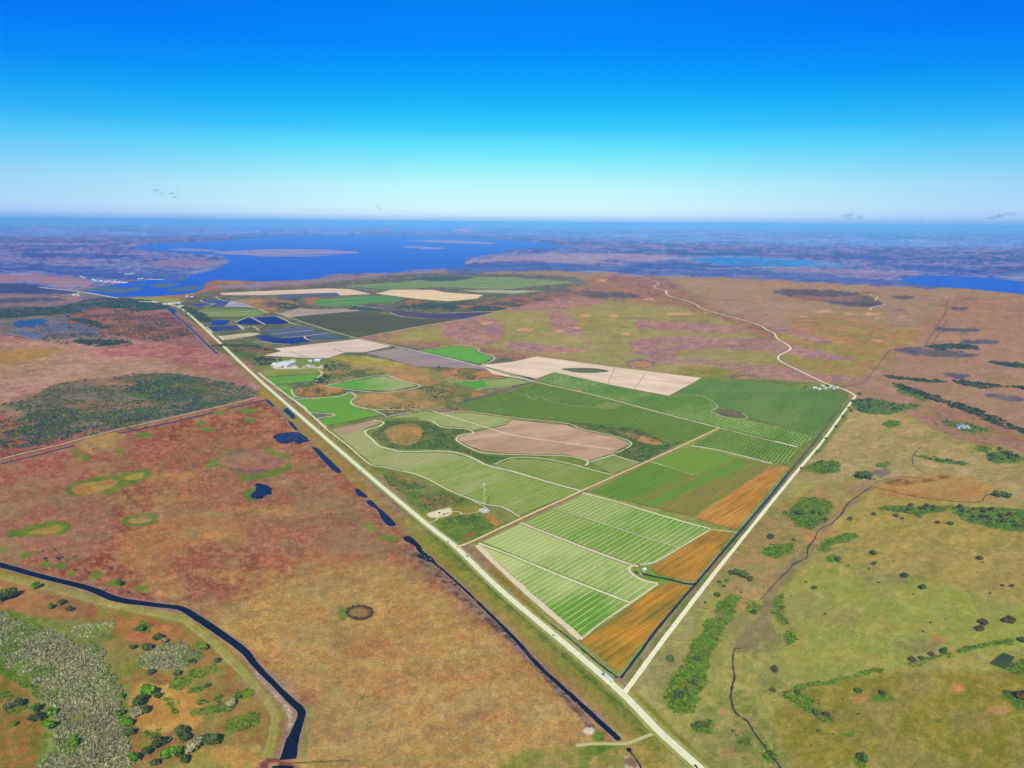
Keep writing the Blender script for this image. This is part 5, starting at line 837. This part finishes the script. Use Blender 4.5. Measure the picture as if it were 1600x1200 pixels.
grove(14, [(1045, 1110), (1060, 1050), (1100, 1000), (1150, 932), (1150, 945), (1105, 1040), (1085, 1112)], 2.5, 4, ['dark', 'bright'], 'small tree within the long green shrub strip', 'trees in the long green strip')
grove(18, [(1130, 925), (1180, 960), (1200, 1010), (1230, 1080), (1300, 1050), (1600, 960), (1600, 860), (1300, 880), (1200, 890)], 1.2, 2.2, ['dark', 'brown'], 'tiny bush scattered on the open ranch pasture', 'bushes on the ranch pasture')
grove(12, [(1240, 1100), (1320, 1080), (1430, 1100), (1430, 1190), (1240, 1190)], 1.2, 2.2, ['dark', 'brown'], 'tiny bush on the olive pasture at the photo foot', 'bushes on the olive pasture')
grove(16, [(0, 850), (120, 860), (260, 930), (180, 930), (60, 890)], 1.4, 2.6, ['brown', 'dark'], 'small dark bush on the far canal bank', 'bushes on the canal bank')
grove(16, [(20, 640), (300, 660), (420, 700), (600, 830), (560, 880), (300, 780), (100, 760)], 1.0, 1.8, ['brown'], 'tiny dark bush on the red pasture', 'bushes on the red pasture')
grove(10, [(665, 795), (700, 788), (800, 805), (760, 818), (700, 812)], 1.4, 2.2, ['dark'], 'small shrub tree in the tower compound', 'shrub trees at the tower compound')
grove(10, [(1255, 601), (1290, 598), (1312, 604), (1300, 612), (1262, 611)], 1.6, 2.4, ['dark'], 'shade oak around the ranch cottages', 'shade oaks at the ranch cottages')
grove(12, [(405, 562), (430, 560), (440, 563), (420, 570), (402, 572)], 1.6, 2.6, ['dark'], 'oak behind the farm sheds', 'oaks at the farm sheds')
grove(8, [(504, 598), (520, 566), (524, 570), (512, 600)], 1.8, 2.6, ['dark'], 'tree along the farm sheds creek', 'trees along the sheds creek')
for k in range(26):     # ring of dark cypress stumps round the dried pond
    a = 6.283 * k / 26; tree(562 + 20 * math.cos(a) + random.uniform(-1, 1), 958 + 10 * math.sin(a) + random.uniform(-0.5, 0.5), random.uniform(2.2, 3.4), 'brown', 'low dark bush in the ring round the dry pond', 'bushes ringing the dry pond')
# ------------------------------------------------------------------ buildings
WHT = plain('white_metal', (0.62, 0.65, 0.66), 0.4, 0.4, var=0.05); WALL = plain('cream_wall', (0.55, 0.53, 0.48), var=0.1); DRK = plain('dark_opening', (0.03, 0.03, 0.035), 0.5, var=0.1); GRYR = plain('grey_metal_roof', (0.45, 0.47, 0.5), 0.4, 0.4, var=0.1); REDM = plain('red_paint', (0.45, 0.05, 0.03), 0.5, var=0.1)
BLUR = plain('blue_grey_roof', (0.26, 0.31, 0.38), 0.5, 0.2, var=0.1)
def boxbm(bm, x0, x1, y0, y1, z0, z1):
    v = [bm.verts.new(p) for p in ((x0, y0, z0), (x1, y0, z0), (x1, y1, z0), (x0, y1, z0), (x0, y0, z1), (x1, y0, z1), (x1, y1, z1), (x0, y1, z1))]
    for f in ((3, 2, 1, 0), (4, 5, 6, 7), (0, 1, 5, 4), (1, 2, 6, 5), (2, 3, 7, 6), (3, 0, 4, 7)): bm.faces.new([v[i] for i in f])
def bmobj(name, bm, mat, parent=None, **p):
    bmesh.ops.recalc_face_normals(bm, faces=bm.faces); me = bpy.data.meshes.new(name); bm.to_mesh(me); bm.free(); return link(name, me, mat, parent, **p)
def empty(name, loc, rz=0, **p):
    o = bpy.data.objects.new(name, None); COL.objects.link(o); o.location = loc; o.rotation_euler.z = rz
    for k, v in p.items(): o[k] = v
    return o
def building(name, x, y, L, Wd, H, label, rz=0.0, roof=None, rise=None, cat='building', group=None, doors=2, wins=4):
    b = empty(name, G(x, y), rz, label=label, category=cat)
    if group: b['group'] = group
    rise = rise or Wd * 0.15
    bm = bmesh.new(); hx, hy = L / 2, Wd / 2
    P = [(-hx, -hy, 0), (hx, -hy, 0), (hx, hy, 0), (-hx, hy, 0), (-hx, -hy, H), (hx, -hy, H), (hx, hy, H), (-hx, hy, H), (-hx, 0, H + rise), (hx, 0, H + rise)]
    v = [bm.verts.new(p) for p in P]
    for f in ((0, 1, 5, 4), (2, 3, 7, 6), (1, 2, 6, 9, 5), (3, 0, 4, 8, 7), (3, 2, 1, 0)): bm.faces.new([v[i] for i in f])
    bmobj('wall', bm, WALL, b)
    bm = bmesh.new(); e = 0.5; th = 0.25; ox = hx + e
    for s in (-1, 1):
        y2 = s * (hy + e); z2 = H - rise * e / hy + 0.08; zr = H + rise + 0.08
        q = [(-ox, 0, zr), (ox, 0, zr), (ox, y2, z2), (-ox, y2, z2)]
        lo_ = [bm.verts.new(p) for p in q]; hi_ = [bm.verts.new((p[0], p[1], p[2] + th)) for p in q]
        bm.faces.new(lo_); bm.faces.new(hi_)
        for i in range(4): bm.faces.new([lo_[i], lo_[(i + 1) % 4], hi_[(i + 1) % 4], hi_[i]])
    bmobj('roof', bm, roof or WHT, b)
    for k in range(doors):
        bm = bmesh.new(); cx_ = (k + 0.5) / doors * L * 0.8 - L * 0.4; w_ = min(2.2, L * 0.08); boxbm(bm, cx_ - w_, cx_ + w_, -hy - 0.06, -hy + 0.02, 0.02, min(H * 0.8, 4)); bmobj('door', bm, DRK, b)
    for k in range(wins):
        bm = bmesh.new(); cx_ = (k + 0.5) / wins * L - L / 2 + L * 0.06; boxbm(bm, cx_ - 0.6, cx_ + 0.6, -hy - 0.05, -hy + 0.02, H * 0.55, H * 0.8); bmobj('window', bm, DRK, b)
    return b
building('packing_shed', 447, 571, 52, 62, 7, 'largest white roofed packing shed behind the vivid green strip', -0.3, cat='shed', rise=4)
building('storage_shed', 431, 571.5, 20, 26, 6, 'white shed on the highway side of the large packing shed', -0.3, cat='shed')
building('storage_shed', 437, 574.5, 16, 12, 5, 'small white shed in front of the large packing shed', -0.2, cat='shed')
building('storage_shed', 483, 573, 18, 9, 5, 'low white shed alone east of the packing shed', -0.1, cat='shed')
building('storage_shed', 486, 565.5, 14, 16, 5, 'white shed next to the bare pale field', -0.2, cat='shed')
building('storage_shed', 497.5, 564.5, 22, 26, 5, 'larger white shed farthest east in the farm yard', -0.2, cat='shed')
building('farm_house', 475, 574.5, 8, 6, 4, 'tiny white house between the sheds', 0, cat='house'); building('farm_house', 490, 573, 8, 7, 4, 'tiny white house near the creek track', 0.2, cat='house'); building('farm_house', 503.5, 573, 8, 7, 4, 'tiny white house nearest the creek track', 0.1, cat='house')
building('livestock_barn', 1505, 669, 32, 7, 3.5, 'long pale livestock barn alone on the ranch', -0.05, cat='barn', roof=BLUR); building('livestock_barn', 1503, 666.5, 30, 7, 3.5, 'narrow barn behind the long pale barn', -0.05, cat='barn', roof=BLUR)
for k, (x, y, L) in enumerate([(1273, 607, 12), (1280, 609, 10), (1290, 608, 11), (1297, 605.5, 14), (1303, 608, 12), (1308, 606, 10), (1286, 604, 9)]):
    building('ranch_cottage', x, y, L, 8, 3.5, 'small white cottage beside the winding shell road', 0.3 * k, cat='house', group='ranch cottages by the bend', rise=2, doors=1, wins=2)
for k, (x, y, L) in enumerate([(146, 438, 26), (150, 439, 22), (158, 440, 26), (166, 441, 32), (171, 440.5, 24), (178, 442, 34), (184, 441.5, 30), (188, 442, 36), (195, 442.5, 36), (127, 433, 22), (132, 435, 22), (206, 428.5, 44), (198, 429, 28), (218, 436.5, 24), (222, 436, 24), (117, 461.5, 30), (123, 462.5, 26), (180, 438.5, 22)]):
    building('village_house', x, y, L, L * 0.7, 5, 'far white roofed house in the lakeshore village', 0.1 * k, cat='house', group='houses of the lakeshore village', rise=4, doors=1, wins=2)
for k, (x, y, L) in enumerate([(240, 473, 20), (245, 473.5, 24), (268, 475, 34), (277, 474.5, 40), (283, 479, 24), (258, 476, 16), (292, 464, 18), (300, 465, 16)]):
    building('roadside_house', x, y, L, L * 0.6, 5, 'far building where the highway bends before the lake', 0.1 * k, cat='building', group='buildings at the highway bend', doors=1, wins=2, rise=3)
pb = building('pump_house', 1006.5, 891.5, 5, 4, 3, 'small white pump house beside the short ditch', 0.4, cat='pump house', rise=1, doors=1, wins=1)
bm = bmesh.new(); boxbm(bm, -4, 4, -1, 1, 0.7, 0.95)
for sx_ in (-3.5, 3.5):
    for sy_ in (-0.8, 0.8): boxbm(bm, sx_ - 0.12, sx_ + 0.12, sy_ - 0.12, sy_ + 0.12, 0, 0.7)
dk = bmobj('footbridge', bm, plain('pale_wood', (0.5, 0.5, 0.46)), None, label='small pale footbridge over the pump ditch', category='bridge'); dk.location = G(1001, 898, 0.6); dk.rotation_euler.z = 1.9
# lattice tower
def bar(bm, a, b, r):
    a, b = Vector(a), Vector(b); d = b - a
    bmesh.ops.create_cone(bm, cap_ends=True, segments=6, radius1=r, radius2=r, depth=d.length, matrix=Matrix.Translation((a + b) / 2) @ d.to_track_quat('Z', 'Y').to_matrix().to_4x4())
tw = empty('lattice_tower', G(756.5, 798), 0.3, label='tall white lattice radio tower with a platform on top', category='tower'); TH = 50.0
TWM = plain('tower_white', (0.5, 0.52, 0.48), 0.5, var=0.04)
def tp(k, z): w_ = 1.1 - 0.5 * z / TH; a = k * math.pi / 2 + math.pi / 4; return (w_ * math.cos(a), w_ * math.sin(a), z)
for k in range(4):
    bm = bmesh.new(); bar(bm, tp(k, 0), tp(k, TH), 0.08); bmobj('leg', bm, TWM, tw)
bm = bmesh.new()
for j in range(16):
    z0_, z1_ = j * TH / 16, (j + 1) * TH / 16
    for k in range(4): bar(bm, tp(k, z0_), tp((k + 1) % 4, z1_), 0.035); bar(bm, tp(k, z1_), tp((k + 1) % 4, z1_), 0.035)
bmobj('bracing', bm, TWM, tw)
bm = bmesh.new(); boxbm(bm, -1.8, 1.8, -1.8, 1.8, TH - 1.2, TH - 0.9); bmobj('platform', bm, TWM, tw)
for k in range(4):
    a = k * 1.5708; bm = bmesh.new(); cx_, cy_ = 1.7 * math.cos(a), 1.7 * math.sin(a); boxbm(bm, cx_ - 0.35, cx_ + 0.35, cy_ - 0.35, cy_ + 0.35, TH - 0.9, TH + 1.6); bmobj('antenna_panel', bm, WHT, tw)
bm = bmesh.new(); bar(bm, (1.3, 0, TH * 0.80), (2.2, 0, TH * 0.80), 1.0); bmobj('dish_antenna', bm, WHT, tw)
bm = bmesh.new(); boxbm(bm, -2.8, 2.8, -2.8, 2.8, 0, 0.35); bmobj('base_pad', bm, WALL, tw)
for dx_, dy_, L in [(-5.5, 0.5, 4.5), (5.0, -1.5, 4), (1.0, 5.5, 3)]:
    p = G(756.5, 798); q = G(754, 798); b_ = building('equipment_hut', 756.5, 798, L, 3, 2.8, {4.5: 'longest white equipment hut west of the tower foot', 4: 'white equipment hut east of the tower foot', 3: 'smallest white hut behind the tower foot'}[L], 0.3, cat='hut', doors=1, wins=1, rise=0.4); b_.location = p + Vector((dx_, dy_, 0))
# ------------------------------------------------------------------ vehicles
TYR = plain('tyre_rubber', (0.02, 0.02, 0.02)); GLS = plain('car_glass', (0.03, 0.04, 0.05), 0.1, 0.5)
def wheel(parent, x, y, r=0.35):
    bm = bmesh.new(); bmesh.ops.create_cone(bm, cap_ends=True, segments=14, radius1=r, radius2=r, depth=0.25, matrix=Matrix.Translation((x, y, r)) @ Matrix.Rotation(math.pi / 2, 4, 'X')); bmobj('wheel', bm, TYR, parent)
def prism(prof, w_, x0=0):
    bm = bmesh.new(); a = [bm.verts.new((x, -w_ / 2, z)) for x, z in prof]; b_ = [bm.verts.new((x, w_ / 2, z)) for x, z in prof]; n = len(prof)
    bm.faces.new(a); bm.faces.new(b_[::-1])
    for i in range(n): bm.faces.new([a[i], b_[i], b_[(i + 1) % n], a[(i + 1) % n]])
    bmesh.ops.bevel(bm, geom=list(bm.edges), offset=0.05, segments=2, affect='EDGES'); return bm
def roadpos(x, y, side):
    p = G(x, y); 
    best = min(range(len(hw) - 1), key=lambda i: abs((hw[i][1] + hw[i + 1][1]) / 2 - y)); a, b_ = G(*hw[best][:2]), G(*hw[best + 1][:2]); t = (b_ - a).normalized()
    p = a + t * (p - a).dot(t); n_ = Vector((-t.y, t.x, 0)); return p + n_ * side * 2.1 + Vector((0, 0, 0.72)), math.atan2(t.y, t.x)
def car(x, y, side, paint, label):
    p, a = roadpos(x, y, side); c = empty('car', p, a + (math.pi if side > 0 else 0), label=label, category='car')
    bmobj('body', prism([(-2.2, 0.35), (2.2, 0.35), (2.25, 0.75), (1.3, 0.92), (-1.9, 0.95), (-2.25, 0.8)], 1.8), paint, c)
    bmobj('cabin_glass', prism([(-1.7, 0.94), (1.1, 0.94), (0.45, 1.42), (-1.2, 1.45)], 1.55), GLS, c)
    bm = bmesh.new(); boxbm(bm, -1.15, 0.4, -0.7, 0.7, 1.44, 1.5); bmobj('roof', bm, paint, c)
    for wx in (-1.4, 1.4):
        for wy in (-0.85, 0.85): wheel(c, wx, wy)
    for wy in (-0.6, 0.6):
        bm = bmesh.new(); boxbm(bm, 2.18, 2.28, wy - 0.2, wy + 0.2, 0.55, 0.72); bmobj('headlight', bm, WHT, c)
PB, PD, PS = plain('blue_paint', (0.05, 0.09, 0.2), 0.3, 0.5), plain('black_paint', (0.02, 0.02, 0.025), 0.3, 0.5), plain('silver_paint', (0.3, 0.32, 0.35), 0.3, 0.5)
car(697, 848.5, 1, PB, 'dark blue car on the highway just before the dirt road turnoff'); car(722, 872, -1, PD, 'black car on the highway south of the dirt road turnoff'); car(862, 995, 1, PS, 'silver car on the highway beside the triangular striped field'); car(1090, 1198, 1, PD, 'black car at the foot of the photo on the highway')
car(567, 735, 1, PD, 'black car far up the highway beside the pale green field')
p, a = roadpos(943, 1063, -1); tk = empty('semi_truck', p, a, label='white semi truck on the highway near the road junction', category='truck')
bm = bmesh.new(); boxbm(bm, -9.5, 3.6, -1.25, 1.25, 1.1, 3.95); bmesh.ops.bevel(bm, geom=list(bm.edges), offset=0.06, segments=1, affect='EDGES'); bmobj('trailer', bm, plain('trailer_white', (0.6, 0.62, 0.66), 0.4), tk)
bmobj('cab', prism([(4.1, 0.6), (8.2, 0.6), (8.3, 1.7), (7.0, 1.9), (6.5, 3.0), (5.9, 3.5), (4.1, 3.6)], 2.4), plain('cab_paint', (0.12, 0.14, 0.2), 0.3, 0.5), tk)
bm = bmesh.new(); boxbm(bm, -9.3, 7.8, -0.45, 0.45, 0.75, 1.06); bmobj('chassis', bm, TYR, tk)
bmobj('windscreen', prism([(6.58, 2.0), (7.05, 1.95), (6.55, 3.0), (6.3, 3.0)], 2.1), GLS, tk)
for wx in (-8.6, -7.4, 4.6, 5.7, 7.4):
    for wy in (-1.05, 1.05): wheel(tk, wx, wy, 0.5)
# ------------------------------------------------------------------ power poles along the highway, small clouds, haze
def cloud(x, y, puffs, label, dist=26000):
    u, v = x - 800, 600 - y; u2, v2 = u * cr - v * sr, u * sr + v * cr
    d = Vector((u2, F * cp + v2 * sp_, -F * sp_ + v2 * cp)); d *= dist / d.y; s = dist / F
    rs = np.random.RandomState(int(x)); bm = bmesh.new()
    for px_, py_, r in puffs:
        for j in range(16):
            m = Matrix.Translation((px_ * s + rs.normal() * r * s * 0.8, rs.normal() * r * s, -py_ * s + rs.normal() * r * s * 0.3)) @ Matrix.Diagonal((r * s * rs.uniform(0.4, 0.9), r * s, r * s * rs.uniform(0.16, 0.36), 1))
            bmesh.ops.create_icosphere(bm, subdivisions=2, radius=1, matrix=m)
    me = bpy.data.meshes.new('cloud'); bm.to_mesh(me); bm.free()
    for f in me.polygons: f.use_smooth = True
    o = link('cloud', me, CLM, label=label, category='cloud', kind='thing'); o.location = Vector((0, 0, CAM_H)) + d
m, n, l, b = newmat('cloud_vapour'); CLM = m
lw_ = n.new('ShaderNodeLayerWeight'); lw_.inputs['Blend'].default_value = 0.5; tr = n.new('ShaderNodeBsdfTransparent'); mxs = n.new('ShaderNodeMixShader')
b.inputs['Base Color'].default_value = (0.32, 0.52, 0.66, 1); b.inputs['Roughness'].default_value = 1; b.inputs['Specular IOR Level'].default_value = 0
l.new(mapr(n, l, lw_.outputs['Facing'], 0.0, 0.8, 0.85, 1.0), mxs.inputs[0]); l.new(b.outputs[0], mxs.inputs[1]); l.new(tr.outputs[0], mxs.inputs[2]); l.new(mxs.outputs[0], n['Material Output'].inputs['Surface'])
cloud(1330, 337, [(-8, 0, 5), (2, -2, 4), (12, 2, 5), (-2, 4, 3)], 'wispy grey cloud low in the sky over the rose plain')
cloud(1562, 337, [(-14, 3, 5), (-4, 1, 5), (8, -1, 5), (16, -3, 4)], 'widest wispy grey cloud near the photo edge')
cloud(1508, 345.5, [(-4, 0, 3), (4, 0, 3.5)], 'small grey cloud below the widest one'); cloud(1436, 345, [(-3, 0, 2.5), (4, 1, 2.5)], 'tiny grey cloud between two larger ones')
cloud(262, 302, [(-16, -4, 3), (-10, 0, 2.5), (6, 0, 3), (10, 5, 2.5), (14, -2, 2)], 'faint streaky cloud above the lake side horizon'); cloud(592, 324, [(-2, -2, 2.2), (2, 2, 2)], 'tiny lone cloud fleck above the lake')
m = bpy.data.materials.new('haze'); m.use_nodes = True; n, l = m.node_tree.nodes, m.node_tree.links
n.remove(n['Principled BSDF']); pv = n.new('ShaderNodeVolumePrincipled'); pv.inputs['Color'].default_value = (*HAZE_C, 1); pv.inputs['Density'].default_value = HAZE_D; pv.inputs['Anisotropy'].default_value = -0.35
l.new(pv.outputs[0], n['Material Output'].inputs['Volume'])
bm = bmesh.new(); HX = float(GX.max()) + 100; boxbm(bm, -HX, HX, -1700, float(GY.max()) + 100, -1.0, 530.0)
bmobj('haze', bm, m, None, kind='stuff')
